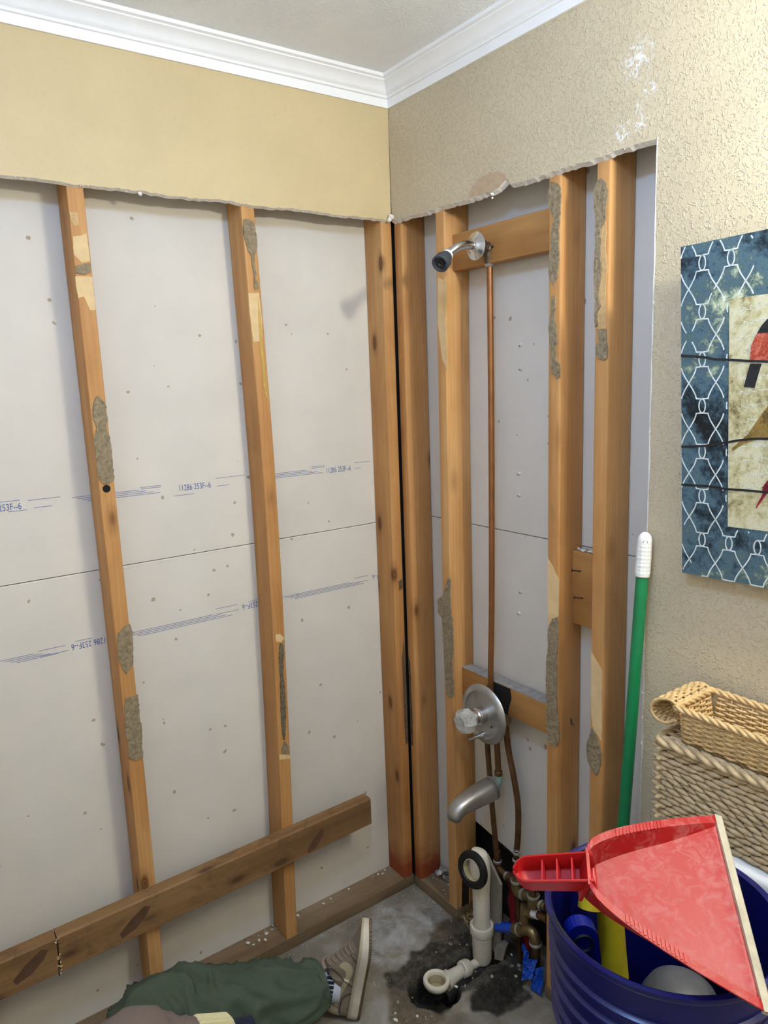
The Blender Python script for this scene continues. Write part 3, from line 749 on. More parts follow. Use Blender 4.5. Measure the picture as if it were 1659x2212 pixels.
PM = {'s': ('stain_mark', 'grey_stain', .0004), 'g': ('adhesive_patch', 'adhesive', .0026), 'd': ('adhesive_patch', 'adhesive_dark', .0026), 't': ('paint_flake', 'tan_flake', .0012), 'p': ('pale_patch', 'pale_wood', .0004), 'y': ('glue_streak', 'yellow_glue', .0012)}  # 'p' patches are a paler wood tone than the stud around them
PATCHES += [('L3', 's', [(-.0065, .80), (.003, .86), (.0065, .70), (.0065, .51), (-.004, .505), (-.0075, .60)]), ('L3', 's', [(-.010, 1.045), (.004, 1.05), (.004, 1.02), (-.009, 1.015)]),
            ('R1', 's', [(.0045, .80), (-.003, .78), (-.006, .60), (-.005, .50), (.0045, .505)])]
for s_, k_, poly in PATCHES:
    nm, mt, th = PM[k_]
    P = []
    n = len(poly)
    for i in range(n):              # refine the outline so that the edge is ragged
        a, b = poly[i], poly[(i + 1) % n]
        m_ = max(1, int(math.hypot(a[0] - b[0], a[1] - b[1]) / .006))
        for q in range(m_):
            f = q / m_; x = a[0] + (b[0] - a[0]) * f; z = a[1] + (b[1] - a[1]) * f
            j = .0011 if k_ in 'gdt' else .0004
            P.append((x + R.uniform(-j, j), z + R.uniform(-j, j)))
    if s_[0] == 'L':
        MB().prism(P, lambda a, b: (a, T - th, b), lambda a, b: (a, T + .0004, b)).build(nm, mt, ST[s_])
    else:
        MB().prism(P, lambda a, b: (T - th, a, b), lambda a, b: (T + .0004, a, b)).build(nm, mt, ST[s_])

# ------------------------------------------------------------------ ledger board nailed across the back studs
led = empty('ledger_board', (-.70, -.007, .30), 'weathered brown timber board nailed low across the back wall studs', 'board')
def ledger(x0, x1):
    zs = lambda x: .388 + (x + 1.2) * .0125
    m = MB(); rings = []
    for x in np.linspace(x0, x1, 8):
        z1 = zs(x); z0 = z1 - .094 + max(0, (x + .6)) * .020
        rings.append([(x, a, b) for a, b in ((-.026, z0 + .002), (-.024, z0), (.010, z0), (.012, z0 + .002), (.012, z1 - .002), (.010, z1), (-.022, z1), (-.026, z1 - .004))])
    return m.loft(rings)
def ledger_piece(x0, x1):
    o = ledger(x0, x1)
    # grain runs along local z: rotate coordinates so that world x is local z
    c = Vector(((x0 + x1) / 2, -.007, .345))
    o.v = [(-(p[2] - c.z), p[1] - c.y, p[0] - c.x) for p in o.v]
    ob = o.build('plank', 'aged_wood', None, origin=(0, 0, 0), smooth=True)
    ob.parent = led; ob.matrix_local = Matrix.Translation(c - LOC[led]) @ RX.to_4x4(); LOC[ob] = c
    return ob
ledger_piece(-1.52, -1.0715); pl_ = ledger_piece(-1.069, -.172)
mb = MB()
for i in range(26): mb.chip((-1.070 + R.uniform(-.004, .004), -.027, R.uniform(.292, .388)), R.uniform(.0012, .003), R)
mb.build('splinter', 'pale_wood', led, kind='stuff')
MB().tube([(-1.0745, -.0262, .291), (-1.0675, -.0262, .387)], .0012, 6).build('saw_kerf', 'black_gap', led)
KN = [(-.93, .325), (-.90, .352), (-.865, .372), (-.85, .366), (-.862, .345), (-.89, .322), (-.925, .312)]
for kk in (KN, [(x * .75 + .30, z) for x, z in KN], [(x - .24, z + .004) for x, z in KN]):
    MB().prism(kk, lambda a, b: (a, -.0264, b), lambda a, b: (a, -.0255, b)).build('knot', 'knot_brown', led)

# ------------------------------------------------------------------ shower arm and head
root = empty('shower_fixture', (.05, -.34, 1.90), 'bent chrome shower arm with wall flange and dark grey shower head', 'shower head')
m = MB(); path = crom([(.030, -.346, 1.966), (-.01, -.346, 1.9665), (-.036, -.345, 1.966), (-.058, -.342, 1.9605), (-.074, -.338, 1.951), (-.088, -.334, 1.940)], 6)
m.tube(path, .0105, 18).build('arm', 'chrome', root, smooth=True)
MB().lathe([(.010, .012), (.013, .0115), (.016, .009), (.0225, .0045), (.030, .002), (.0335, .0), (.0335, -.0015), (.029, -.001), (.010, -.001)], (-.004, -.346, 1.9665), (-1, 0, 0), 40).build('flange', 'chrome', root, smooth=True)
ax = Vector((-.62, -.22, -.44)).normalized(); hp = Vector((-.084, -.3352, 1.943))
MB().lathe([(.0115, 0), (.0135, .001), (.0135, .010), (.0115, .011)], hp, ax, 24).build('tape_ring', 'white_tape', root, smooth=True)
MB().lathe([(.0115, .009), (.015, .010), (.0155, .021), (.0185, .024), (.0205, .027), (.0215, .046), (.0205, .0475), (.0165, .0475), (.0155, .041), (.0, .040)], hp, ax, 28).build('shower_head', 'rubber_grey', root, smooth=True)
MB().lathe([(.011, .0405), (.011, .044), (.0065, .0445), (.0045, .042), (0, .042)], hp, ax, 20).build('nozzle', 'rubber_black', root, smooth=True)
m = MB(); m.lathe([(.0165, 0), (.0165, .008), (.0125, .010), (.0125, .018)], (.013, -.346, 1.9665), (1, 0, 0), 18); m.build('nipple', 'copper_tee', root, smooth=True)
m = MB(); m.ellipsoid((.042, -.342, 1.964), (.016, .0145, .0165), 14, 8); m.tube([(.042, -.342, 1.964), (.048, -.339, 1.93)], [.0135, .0125], 14); m.tube([(.045, -.345, 1.962), (.047, -.372, 1.968)], [.009, .0055], 10)
m.build('elbow', 'copper_tee', root, smooth=True)
MB().lathe([(.0125, 0), (.0128, .004), (.010, .012), (.0085, .013)], (.0485, -.339, 1.934), (0, 0, -1), 16).build('solder_joint', 'solder', root, smooth=True)
o = MB().tube(crom([(.0495, -.339, 1.935), (.05, -.338, 1.5), (.05, -.332, 1.05), (.046, -.329, .84), (.042, -.335, .735)], 8), .008, 16).build('copper_riser', 'copper', None, origin=(.05, -.335, .7), smooth=True)
tag(o, 'long vertical copper riser pipe from the mixing valve up to the shower arm', 'pipe')

# ------------------------------------------------------------------ mixing valve
root = empty('shower_valve', (.04, -.355, .66), 'round chrome valve plate with faceted clear knob below the copper riser', 'valve')
VC = (-.005, -.355, .745)
MB().lathe([(0, .006), (.060, .006), (.064, .0065), (.0655, .0105), (.070, .0105), (.078, .0075), (.083, .003), (.084, 0), (.082, -.002), (0, -.002)], VC, (-1, 0, 0), 64).build('escutcheon', 'chrome_dusty', root, smooth=True)
m = MB(); m.lathe([(.0225, .006), (.0225, .024), (.0205, .0255), (.021, .029), (.0195, .031), (.0190, .040), (.0175, .0415), (.0185, .044), (.0170, .046), (.0165, .052)], VC, (-1, 0, 0), 32)
m.build('sleeve', 'chrome', root, smooth=True)
m = MB(); m.lathe([(.015, .044), (.0255, .0485), (.0340, .058), (.0350, .072), (.0305, .083), (.021, .089), (0, .0885)], VC, (-1, 0, 0), 8)
m.build('knob', 'crystal', root)
MB().tube([(-.010, -.357, .689), (-.042, -.356, .688)], [.007, .0055], 14).tube([(-.042, -.356, .688), (-.058, -.356, .6875)], .003, 10).tube([(-.058, -.356, .6875), (-.063, -.356, .6873)], .0042, 10).build('diverter_pin', 'chrome', root, smooth=True)
MB().lathe([(0, .0), (.0032, .0), (.0032, .0015), (0, .002)], (-.0115, -.390, .722), (-1, 0, 0), 10).build('screw', 'steel_nail', root)
m = MB(); m.tube([(.0, -.355, .735), (.047, -.350, .735)], .026, 18); m.tube([(.040, -.320, .722), (.045, -.395, .722)], .014, 14); m.tube([(.036, -.35, .77), (.036, -.35, .675)], .0125, 14)
m.build('valve_body', 'brass', root, smooth=True)
def pipe(name, path, r, mat, label):
    o = MB().tube(crom(path, 7), r, 14).build(name, mat, None, origin=path[-1], smooth=True)
    return tag(o, label, 'pipe')
pipe('copper_pipe', [(.047, -.318, .72), (.05, -.308, .628), (.05, -.316, .518), (.05, -.327, .407), (.05, -.342, .275)], .008, 'copper_old', 'dark copper supply pipe running down behind the tub spout')
pipe('copper_pipe', [(.060, -.372, .71), (.06, -.377, .655), (.06, -.385, .615), (.06, -.402, .553), (.06, -.417, .476), (.06, -.4165, .39), (.06, -.410, .325)], .0085, 'copper_old', 'curved dark copper pipe bowing right, below the valve plate')
root = empty('tub_spout', (.03, -.354, .44), 'dusty chrome tub spout with drooping nose on a copper elbow', 'spout')
secs = [((.024, .513), .030, .0305), ((.004, .512), .031, .031), ((-.025, .511), .030, .0295), ((-.055, .509), .0285, .027), ((-.080, .506), .0265, .0245), ((-.098, .502), .025, .0225), ((-.110, .495), .0235, .0205), ((-.117, .484), .022, .0175), ((-.118, .474), .0205, .0155)]
rings = []
for i, ((x, z), wy, wz) in enumerate(secs):
    a = secs[max(i - 1, 0)][0]; b = secs[min(i + 1, len(secs) - 1)][0]
    tx, tz = b[0] - a[0], b[1] - a[1]; L = math.hypot(tx, tz); nx, nz_ = -tz / L, tx / L
    ring = []
    for k in range(28):
        th = 2 * math.pi * k / 28; c, s_ = math.cos(th), math.sin(th)
        c2 = math.copysign(abs(c) ** .8, c); s2 = math.copysign(abs(s_) ** .8, s_)
        ring.append((x + nx * s2 * wz, -.353 + c2 * wy, z + nz_ * s2 * wz))
    rings.append(ring)
MB().loft(rings).build('spout_body', 'chrome_dusty', root, smooth='all')
MB().lathe([(.0335, 0), (.0335, .003), (.031, .004)], (.026, -.353, .513), (-1, 0, -.03), 28, True).build('base_ring', 'chrome_dusty', root, smooth=True)
MB().tube(crom([(.018, -.353, .514), (.036, -.355, .516), (.043, -.357, .526), (.0445, -.357, .545)], 5), .0105, 14).build('elbow', 'verdigris', root, smooth=True)
MB().tube(crom([(.0445, -.357, .548), (.044, -.355, .60), (.042, -.352, .672)], 5), .0085, 14).lathe([(.0115, 0), (.0118, .010), (.0095, .012)], (.0445, -.357, .548), (0, 0, 1), 14).build('drop_pipe', 'copper_old', root, smooth=True)

# ------------------------------------------------------------------ white bath waste and overflow
root = empty('bath_waste', (-.02, -.348, 0), 'white plastic bath waste pipe with black overflow gasket and drain ring', 'drain pipe')
ax = Vector((-1, -.10, .16)).normalized(); rc = Vector((-.050, -.350, .290))
MB().lathe([(.0295, 0), (.0305, .006), (.034, .011), (.042, .012), (.050, .009), (.0525, .003), (.051, -.003), (.045, -.005), (.030, -.003)], rc, ax, 48).build('gasket', 'rubber_black', root, smooth=True)
m = MB(); m.lathe([(.0285, .009), (.0300, .008), (.0310, .002), (.0300, -.016), (.024, -.020)], rc, ax, 36); m.build('overflow_collar', 'pvc', root, smooth=True)
m = MB(); m.lathe([(.0285, .009), (.0265, .0), (.0255, -.022), (.0, -.024)], rc, ax, 36); m.build('overflow_bore', 'pvc_inner', root, smooth=True)
m = MB(); rings = []
for (x, y, z, wx, wy) in ((-.020, -.345, .336, .006, .012), (-.022, -.346, .330, .018, .026), (-.024, -.347, .31, .026, .033), (-.022, -.347, .28, .026, .034), (-.020, -.347, .25, .025, .0315), (-.019, -.347, .225, .0235, .0275), (-.019, -.347, .20, .0235, .0255), (-.018, -.347, .09, .0235, .0250), (-.018, -.347, .05, .0235, .0250)):
    rings.append([(x + wx * math.cos(2 * math.pi * k / 28), y + wy * math.sin(2 * math.pi * k / 28), z) for k in range(28)])
m.loft(rings).build('overflow_tube', 'pvc', root, smooth=True)
m = MB(); rings = []
for (z, r) in ((.098, .0255), (.0985, .0325), (.0965, .0335), (.073, .0335), (.071, .0325), (.070, .030)):
    rings.append([(-.018 + (r + (.0012 if k % 3 == 0 and r > .032 else 0)) * math.cos(2 * math.pi * k / 36), -.347 + (r + (.0012 if k % 3 == 0 and r > .032 else 0)) * math.sin(2 * math.pi * k / 36), z) for k in range(36)])
m.loft(rings, False, False).build('slip_nut', 'pvc', root, smooth=True)
MB().lathe([(.0285, .072), (.0285, .064), (.0295, .063), (.0295, .060), (.0285, .059), (.0275, -.012), (.025, -.020), (0, -.022)], (-.018, -.347, 0), (0, 0, 1), 36).build('tee_body', 'pvc', root, smooth=True)
MB().tube([(-.030, -.348, -.018), (-.075, -.348, -.014)], [.013, .012], 16).build('waste_arm', 'pvc', root, smooth=True)
MB().tube([(-.074, -.348, -.013), (-.078, -.348, -.012), (-.096, -.348, -.009), (-.100, -.348, -.008)], [.022, .024, .024, .021], 10).build('slip_nut', 'pvc', root, smooth=True)
MB().tube(crom([(-.098, -.348, -.010), (-.125, -.347, -.012), (-.150, -.346, -.014)], 5), [.0165 + .006 * i / 10 for i in range(11)], 18).build('waste_arm', 'pvc', root, smooth=True)
MB().tube([(-.020, -.352, -.047), (-.17, -.352, -.050)], .024, 16).build('trap_pipe', 'abs_black', root, smooth=True)
dc = (-.189, -.346, .004)
MB().lathe([(.0245, .0), (.0265, .008), (.036, .009), (.0375, .006), (.0375, .0), (.036, -.006), (.0325, -.011), (.027, -.012)], dc, (.05, 0, 1), 44).build('drain_ring', 'pvc', root, smooth=True)
MB().lathe([(.028, -.011), (.027, -.035), (0, -.036)], dc, (.05, 0, 1), 24).build('drain_cup', 'abs_black', root, smooth=True)
MB().lathe([(.0248, .001), (.0235, -.010), (.0225, -.024), (0, -.026)], dc, (.05, 0, 1), 36).build('drain_bore', 'pvc_inner', root, smooth=True)
MB().tube([(-.160, -.346, -.012), (-.145, -.346, -.013)], [.027, .0255], 18).build('shoe_socket', 'pvc', root, smooth=True)

# ------------------------------------------------------------------ brass supply fittings
def fitting(name, parts, label, base):
    rt = empty(name, base, label, 'fitting')
    for pn, pth, r, mt in parts:
        MB().tube(crom(pth, 5) if len(pth) > 2 else pth, r, 16).build(pn, mt, rt, smooth=True)
    return rt
def collar(c, ax, r, rt, mt='solder'):
    MB().lathe([(r * .86, -.004), (r, -.003), (r, .003), (r * .86, .004)], c, ax, 18).build('collar', mt, rt, smooth=True)
f = fitting('brass_elbow', [('inlet', [(.046, -.424, .325), (.046, -.4235, .262)], .0085, 'copper_old'), ('bend', [(.04, -.427, .262), (.04, -.428, .236), (.04, -.438, .226), (.04, -.464, .234)], .014, 'brass'), ('outlet', [(.04, -.462, .234), (.04, -.478, .239)], .0125, 'brass')], 'topmost brass elbow fitting, under the red dustpan handle', (.04, -.44, .22))
collar((.04, -.427, .258), (0, 0, 1), .0165, f); collar((.046, -.4235, .318), (0, 0, 1), .0115, f); collar((.046, -.4245, .34), (0, 0, 1), .0105, f); collar((.04, -.455, .232), (0, -1, .2), .0165, f)
f = fitting('brass_coupling', [('body', [(.036, -.496, .256), (.036, -.496, .222)], .0155, 'brass'), ('stem', [(.036, -.494, .285), (.036, -.496, .25)], .009, 'copper_old'), ('branch', [(.036, -.505, .240), (.036, -.540, .246)], .010, 'brass')], 'upright brass coupling beside the topmost elbow', (.036, -.496, .22))
collar((.036, -.496, .254), (0, 0, 1), .018, f); collar((.036, -.525, .244), (0, 1, 0), .013, f)
f = fitting('brass_tee', [('run', [(.038, -.466, .208), (.038, -.463, .150)], .015, 'brass'), ('branch', [(.038, -.465, .187), (.038, -.494, .198)], .0155, 'brass'), ('stub', [(.038, -.512, .205), (.038, -.545, .212)], .010, 'copper_old'), ('tape_wrap', [(.038, -.493, .198), (.038, -.513, .2055)], .0125, 'white_tape')], 'middle brass tee with a white taped branch', (.038, -.466, .15))
collar((.038, -.463, .150), (0, 0, 1), .0155, f); collar((.038, -.490, .1965), (0, 1, -.35), .0165, f, 'brass')
f = fitting('brass_stub', [('sleeve', [(.020, -.375, .088), (.024, -.440, .122)], .0140, 'blue_tube'), ('socket', [(.023, -.437, .120), (.026, -.472, .138)], .0165, 'brass'), ('bend', [(.026, -.468, .136), (.03, -.490, .145), (.032, -.503, .138), (.034, -.506, .112)], .0155, 'brass'), ('foot', [(.034, -.506, .114), (.036, -.507, -.01)], .0125, 'copper_old')], 'lowest brass elbow with a bright blue plastic sleeve', (.034, -.506, 0))
collar((.0245, -.455, .129), (0, -1, .5), .0180, f); collar((.034, -.506, .115), (0, 0, 1), .0180, f)
f = fitting('copper_branch', [('drop', [(.05, -.342, .30), (.05, -.344, .262)], .0095, 'copper_old'), ('bend', [(.05, -.344, .27), (.049, -.349, .250), (.046, -.372, .246), (.044, -.405, .247)], .010, 'copper_old'), ('foot', [(.048, -.352, .25), (.05, -.352, -.01)], .009, 'copper_tee')], 'dark soldered copper elbow behind the white overflow tube', (.05, -.352, 0))
collar((.05, -.3435, .268), (0, 0, 1), .0125, f); collar((.045, -.385, .246), (0, 1, 0), .0122, f)
f = fitting('copper_stub_pipe', [('upright', [(.044, -.431, .236), (.046, -.436, -.01)], .0085, 'copper_old')], 'straight dark copper stub rising from the floor below the topmost elbow', (.046, -.436, 0))
# red rag, blue plastic
def rag(name, mat, label, cat, pts, r0, seed):
    m = MB()
    for i, (a, b) in enumerate(pts):
        path = crom([a, tuple((np.array(a) + np.array(b)) / 2 + np.array([.004, .006 * (-1) ** i, 0])), b], 6)
        m.tube(path, [r0 * (1 + .35 * math.sin(j * 1.3 + i)) for j in range(len(path))], 10, True,
               lambda l, th, k: .004 * mnoise.noise((l * 60, th * 1.4, seed + i)), .45)
    return tag(m.build(name, mat, None, origin=(pts[0][1][0], pts[0][1][1], min(p[1][2] for p in pts)), smooth=True), label, cat)
rag('red_rag', 'red_rag', 'crumpled dark red plastic sheet hanging behind the blue sleeve', 'plastic', [((.075, -.375, .232), (.070, -.385, .05)), ((.078, -.395, .225), (.072, -.403, .06)), ((.075, -.410, .205), (.070, -.418, .03)), ((.072, -.422, .17), (.066, -.436, .006))], .014, 2)
def crumple(name, mat, label, poly3, seed, bumps=.006):
    m = MB(); a, b, c, d = [Vector(p) for p in poly3]; n = 12; vs = []
    for i in range(n + 1):
        for j in range(n + 1):
            u, w = i / n, j / n
            p = (a * (1 - u) + b * u) * (1 - w) + (d * (1 - u) + c * u) * w
            k = mnoise.noise((u * 3.2 + seed, w * 3.2, seed)); q = abs(mnoise.noise((u * 6, w * 6 + seed, seed)))
            vs.append(p + Vector((-1, -.3, .4)) * (k * bumps * 2 + q * bumps))
    fs = [(i * (n + 1) + j, (i + 1) * (n + 1) + j, (i + 1) * (n + 1) + j + 1, i * (n + 1) + j + 1) for i in range(n) for j in range(n)]
    m.add(vs, fs)
    o = m.build(name, mat, None, origin=tuple(sum((Vector(p) for p in poly3), Vector()) / 4), fix=False)
    md = o.modifiers.new('thick', 'SOLIDIFY'); md.thickness = .0012
    return o
bt = empty('blue_tape', (.02, -.50, 0), 'torn bright blue plastic scraps below the lowest brass elbow', 'plastic')
for (pl4, sd) in (([(.020, -.470, .100), (.005, -.49, .045), (.004, -.505, .04), (.012, -.50, .095)], 3), ([(.015, -.485, .062), (-.015, -.50, .020), (-.012, -.535, .050), (.02, -.525, .085)], 8), ([(.012, -.515, .055), (-.005, -.525, .004), (.0, -.56, .006), (.02, -.55, .08)], 5)):
    o = crumple('scrap', 'blue_bag', '', pl4, sd); w_ = o.location.copy(); o.parent = bt; o.location = w_ - LOC[bt]
mb = MB().tube(crom([(.06, -.545, .27), (.062, -.55, .15), (.06, -.548, 0)], 5), .016, 10, True, lambda l, th, k: .003 * mnoise.noise((l * 80, th * 2, 4)))
tag(mb.build('rotten_post', 'dark_wood_rot', None, origin=(.06, -.548, 0), smooth=True), 'dark rotten wood post beside the brass fittings', 'wood')
# stone shard, tile shard behind the tube
P = [(-.005, 0), (.022, .0), (.032, .045), (.018, .052), (-.004, .036)]
o = MB().prism(P, lambda a, b: (.000 + a * .5, -.385 - a * .75, b - .002), lambda a, b: (.022 + a * .5, -.375 - a * .75, b - .002)).build('stone_shard', 'stone_chip', None, origin=(.01, -.385, 0))
tag(o, 'wedge of grey stone leaning at the foot of the white overflow pipe', 'stone')
P = [(-.335, .0), (-.385, .0), (-.392, .235), (-.368, .262), (-.335, .30)]
o = MB().prism(P, lambda a, b: (.014, a, b), lambda a, b: (.022, a, b)).build('tile_shard', 'stone_chip', None, origin=(.018, -.36, 0))
tag(o, 'upright grey tile backer shard standing behind the white overflow pipe', 'tile')

# ------------------------------------------------------------------ rubble
def chipset(n, place, rr, mats, label, group, name='plaster_chip', flat=.5):
    for i in range(n):
        x, y, z, s = place(i); r_ = R.uniform(*rr)
        o = MB().chip((0, 0, 0), r_, R, flat).build(name, mats[i % len(mats)], None)
        zmin = min(v.co.z for v in o.data.vertices)
        o.location = (x, y, z - zmin); w_ = {'plaster_white': 'white plaster', 'plaster_grey': 'grey plaster', 'stone_chip': 'brownish stone'}[mats[i % len(mats)]]; tag(o, label.replace('@', w_), 'rubble', group + ', ' + w_)
def pile(i):
    a = R.random(); y = -.045 - .10 * a + R.uniform(-.012, .012); x = .088 - R.uniform(0, .035) * (1 - .3 * a)
    h = max(0, .050 - .45 * abs(y + .075)) * R.random() * (x - .03) / .06
    return x, y, .0385 + h, 1
chipset(30, pile, (.006, .013), ['plaster_grey', 'plaster_grey', 'plaster_white', 'stone_chip'], '@ chip in the rubble heap on the sole plate by the corner studs', 'rubble heap in the corner')
FS = [(-.341, -.356), (-.318, -.335), (-.13, -.40), (-.10, -.39), (-.16, -.395), (-.075, -.38), (-.12, -.255), (-.07, -.27), (-.30, -.405), (-.275, -.42), (.0, -.46), (.02, -.45), (.04, -.40), (-.05, -.245), (-.03, -.29), (-.33, -.40), (-.355, -.37), (.03, -.47), (.035, -.445), (.02, -.43), (.005, -.48), (-.01, -.50), (-.05, -.43), (-.275, -.35)]
chipset(len(FS), lambda i: (FS[i][0] + R.uniform(-.006, .006), FS[i][1] + R.uniform(-.006, .006), 0, 1), (.003, .0075), ['plaster_white', 'stone_chip', 'plaster_grey', 'stone_chip'], 'loose @ chip scattered on the stained floor round the drain', 'chips round the drain')
PS = [(-.55, .055), (-.53, .06), (-.50, .072), (-.515, .05), (-.47, .088), (-.48, .075), (-.41, .083), (-.39, .078), (-.56, .07), (-.30, .075), (-.27, .08), (-.20, .083), (-.07, .075), (-.085, .082), (-.055, .085), (-.10, .086)]
chipset(len(PS), lambda i: (PS[i][0], PS[i][1], .0385, 1), (.0035, .007), ['plaster_white'], 'small @ chip lying on the sole plate of the back wall', 'chips on the sole plate')
chipset(9, lambda i: (.072 + R.uniform(-.012, .010), -.608 - .008 * i - R.uniform(0, .004), 1.2345, 1), (.005, .009), ['plaster_white', 'plaster_grey'], '@ chip resting on the short block between the right studs', 'chips on the short block')
mbp, mbf, mbr = MB(), MB(), MB()
for i in range(260):
    k = i % 4; tiny = R.uniform(.0006, .0017) * (1.5 if R.random() < .12 else 1)
    if k == 0: p = (R.choice((-.53, -.50, -.28, -.08, -.70)) + R.gauss(0, .06), T + .085 - abs(R.gauss(0, .014)), .0388); mb_ = mbp
    elif k == 1: p = (R.uniform(-.62, .0), R.uniform(-.004, .010) - abs(R.gauss(0, .02)), .0008); mb_ = mbf
    elif k == 2: p = (.008 - abs(R.gauss(0, .010)), R.uniform(-.2, .0), .0008); mb_ = mbf
    else: p = (R.choice((-.30, -.05, .02, -.12)) + R.gauss(0, .035), R.choice((-.40, -.27, -.44)) + R.gauss(0, .035), .0012); mb_ = mbf
    if k == 3 and (math.hypot(p[0] + .2, p[1] + .355) < .095 or abs(p[1] + .352) < .06 or p[0] > .08): continue
    if p[1] > BK - .004 or (mb_ is mbf and p[1] > T - .002) or p[0] > .012 and mb_ is mbp: continue
    mb_.chip(p, tiny, R, .6)
for i in range(50): mbr.chip((R.uniform(.03, .092), R.uniform(-.195, -.02), .0388), R.uniform(.0008, .0025), R, .6)
mbp.build('plaster_dust', 'plaster_white', wall_back, kind='stuff')
mbr.build('plaster_dust', 'plaster_white', wall_right, kind='stuff')
mbf.build('plaster_dust', 'plaster_white', bpy.data.objects['floor'], kind='stuff')
mb = MB()
for i in range(90):
    x, y = R.uniform(.025, .085), R.uniform(-.245, -.205); a = R.uniform(0, 6.28); L = R.uniform(.008, .02)
    mb.tube([(x, y, R.uniform(.001, .012)), (x + math.cos(a) * L, y + math.sin(a) * L, R.uniform(.001, .02))], .0005, 4)
o = mb.build('straw_fibre', 'pale_wood', None); o['kind'] = 'stuff'; tag(o, 'straw coloured wood fibres at the foot of the second right stud', 'debris')

# ------------------------------------------------------------------ toilet (mostly hidden) with basket and bucket on it
TY = -1.195
root = empty('toilet', (-.30, TY, 0), 'white porcelain toilet under the woven basket and the blue bucket', 'toilet')
MB().rbox((-.160, -1.40, .42), (-.012, -1.005, .775), .02, 3).build('tank', 'porcelain', root, smooth=True)
MB().rbox((-.168, -1.41, .775), (-.006, -.992, .811), .012, 3).build('tank_lid', 'porcelain', root, smooth=True)
def oval(cx, cy, ax_, ay, z, n=36): return [(cx + ax_ * math.cos(2 * math.pi * k / n), cy + ay * math.sin(2 * math.pi * k / n), z) for k in range(n)]
MB().loft([oval(-.36, TY, .25, .12, 0), oval(-.36, TY, .24, .11, .03), oval(-.37, TY, .22, .10, .15), oval(-.40, TY, .235, .15, .29), oval(-.42, TY, .25, .18, .40), oval(-.42, TY, .25, .185, .43)]).build('bowl', 'porcelain', root, smooth=True)
MB().rbox((-.26, TY - .11, .0), (-.02, TY + .11, .41), .02, 3).rbox((-.24, TY - .12, .40), (-.02, TY + .12, .4205), .005, 2).build('pedestal', 'porcelain', root, smooth=True)
MB().loft([oval(-.435, TY, .25, .19, .4305), oval(-.435, TY, .255, .195, .44), oval(-.435, TY, .255, .195, .452), oval(-.435, TY, .25, .19, .457)]).build('seat', 'porcelain', root, smooth=True)
MB().loft([oval(-.44, TY, .25, .19, .4575), oval(-.44, TY, .255, .195, .465), oval(-.44, TY, .25, .19, .4745)]).build('seat_lid', 'porcelain', root, smooth=True)

# bucket
BX, BY, BZ = -.468, -1.207, .475
root = empty('bucket', (BX, BY, BZ), 'dark blue ribbed plastic bucket holding tools, under the red dustpan', 'bucket')
prof = [(.135, 0), (.145, .003), (.1475, .02), (.153, .17), (.1545, .215)]
for h in (.222, .252, .282, .312, .336):
    r0 = .1545 + (h - .215) * .045
    prof += [(r0, h), (r0 + .0065, h + .002), (r0 + .0068, h + .006), (r0 + .001, h + .009)]
prof += [(.1625, .360), (.1635, .384), (.1705, .386), (.1725, .390), (.1722, .395), (.1665, .3965), (.1625, .394), (.1605, .36), (.152, .18), (.140, .008), (0, .006)]
prof = [(r_ * .9215, h_ + (.0435 if h_ > .05 else 0)) for r_, h_ in prof]
MB().lathe(prof, (BX, BY, BZ), (0, 0, 1), 80, True).build('bucket_body', 'bucket_blue', root, smooth=True)
d1 = Vector((-.80, -.60, 0)).normalized(); d2 = -d1
for dd in (d1, d2):
    c = Vector((BX, BY, BZ + .365)) + dd * .149
    MB().lathe([(.018, 0), (.017, .009), (.007, .011), (.0, .010)], c, dd, 20).build('handle_ear', 'bucket_blue', root, smooth=True)
e1 = Vector((d1.y, -d1.x, 0)); path = []
for k in range(25):
    a = math.pi * k / 24
    path.append(Vector((BX, BY, BZ + .365)) + d1 * (.163 * math.cos(a)) - e1 * (.168 * math.sin(a)) * .95 + Vector((0, 0, -.145 * math.sin(a))))
MB().tube(path, .0022, 8).build('bail_handle', 'chrome', root, smooth=True)
# things in the bucket
root = empty('yellow_tool', (-.446, -1.116, BZ + .012), 'yellow handled tool standing inside the blue bucket', 'tool')
MB().tube(crom([(-.476, -1.096, .912), (-.486, -1.101, .890), (-.496, -1.107, .862)], 5), [.0145 + .003 * i / 10 for i in range(11)], 14).build('hook', 'tool_yellow', root, smooth=True)
MB().tube(crom([(-.450, -1.106, .880), (-.453, -1.114, .803), (-.459, -1.124, .736)], 5), [.0180 + .005 * i / 10 for i in range(11)], 16).build('grip', 'tool_yellow', root, smooth=True)
MB().tube([(-.459, -1.124, .736), (-.462, -1.130, BZ + .012)], .019, 16).build('shaft', 'tool_navy', root, smooth=True)
root = empty('blue_tool', (-.49, -1.108, .68), 'dark blue tool handle with a hole leaning on the inside bucket wall', 'tool')
m = MB(); rings = []
def stadium(c, w, h, th, n=12):
    pts = []
    for k in range(n + 1): a = math.pi * k / n; pts.append((w / 2 * math.cos(a), h / 2 - w / 2 + w / 2 * math.sin(a)))
    for k in range(n + 1): a = math.pi + math.pi * k / n; pts.append((w / 2 * math.cos(a), -h / 2 + w / 2 + w / 2 * math.sin(a)))
    return pts
ha = Vector((.70, -.50, .0)).normalized(); hz = Vector((.10, -.05, -1)).normalized(); hn = ha.cross(hz)
hc = Vector((-.522, -1.122, .772))
m.prism(stadium(0, .046, .19, .02), lambda a, b: hc + ha * a + hz * b + hn * .011, lambda a, b: hc + ha * a + hz * b - hn * .011)
m.build('handle', 'tool_blue', root)
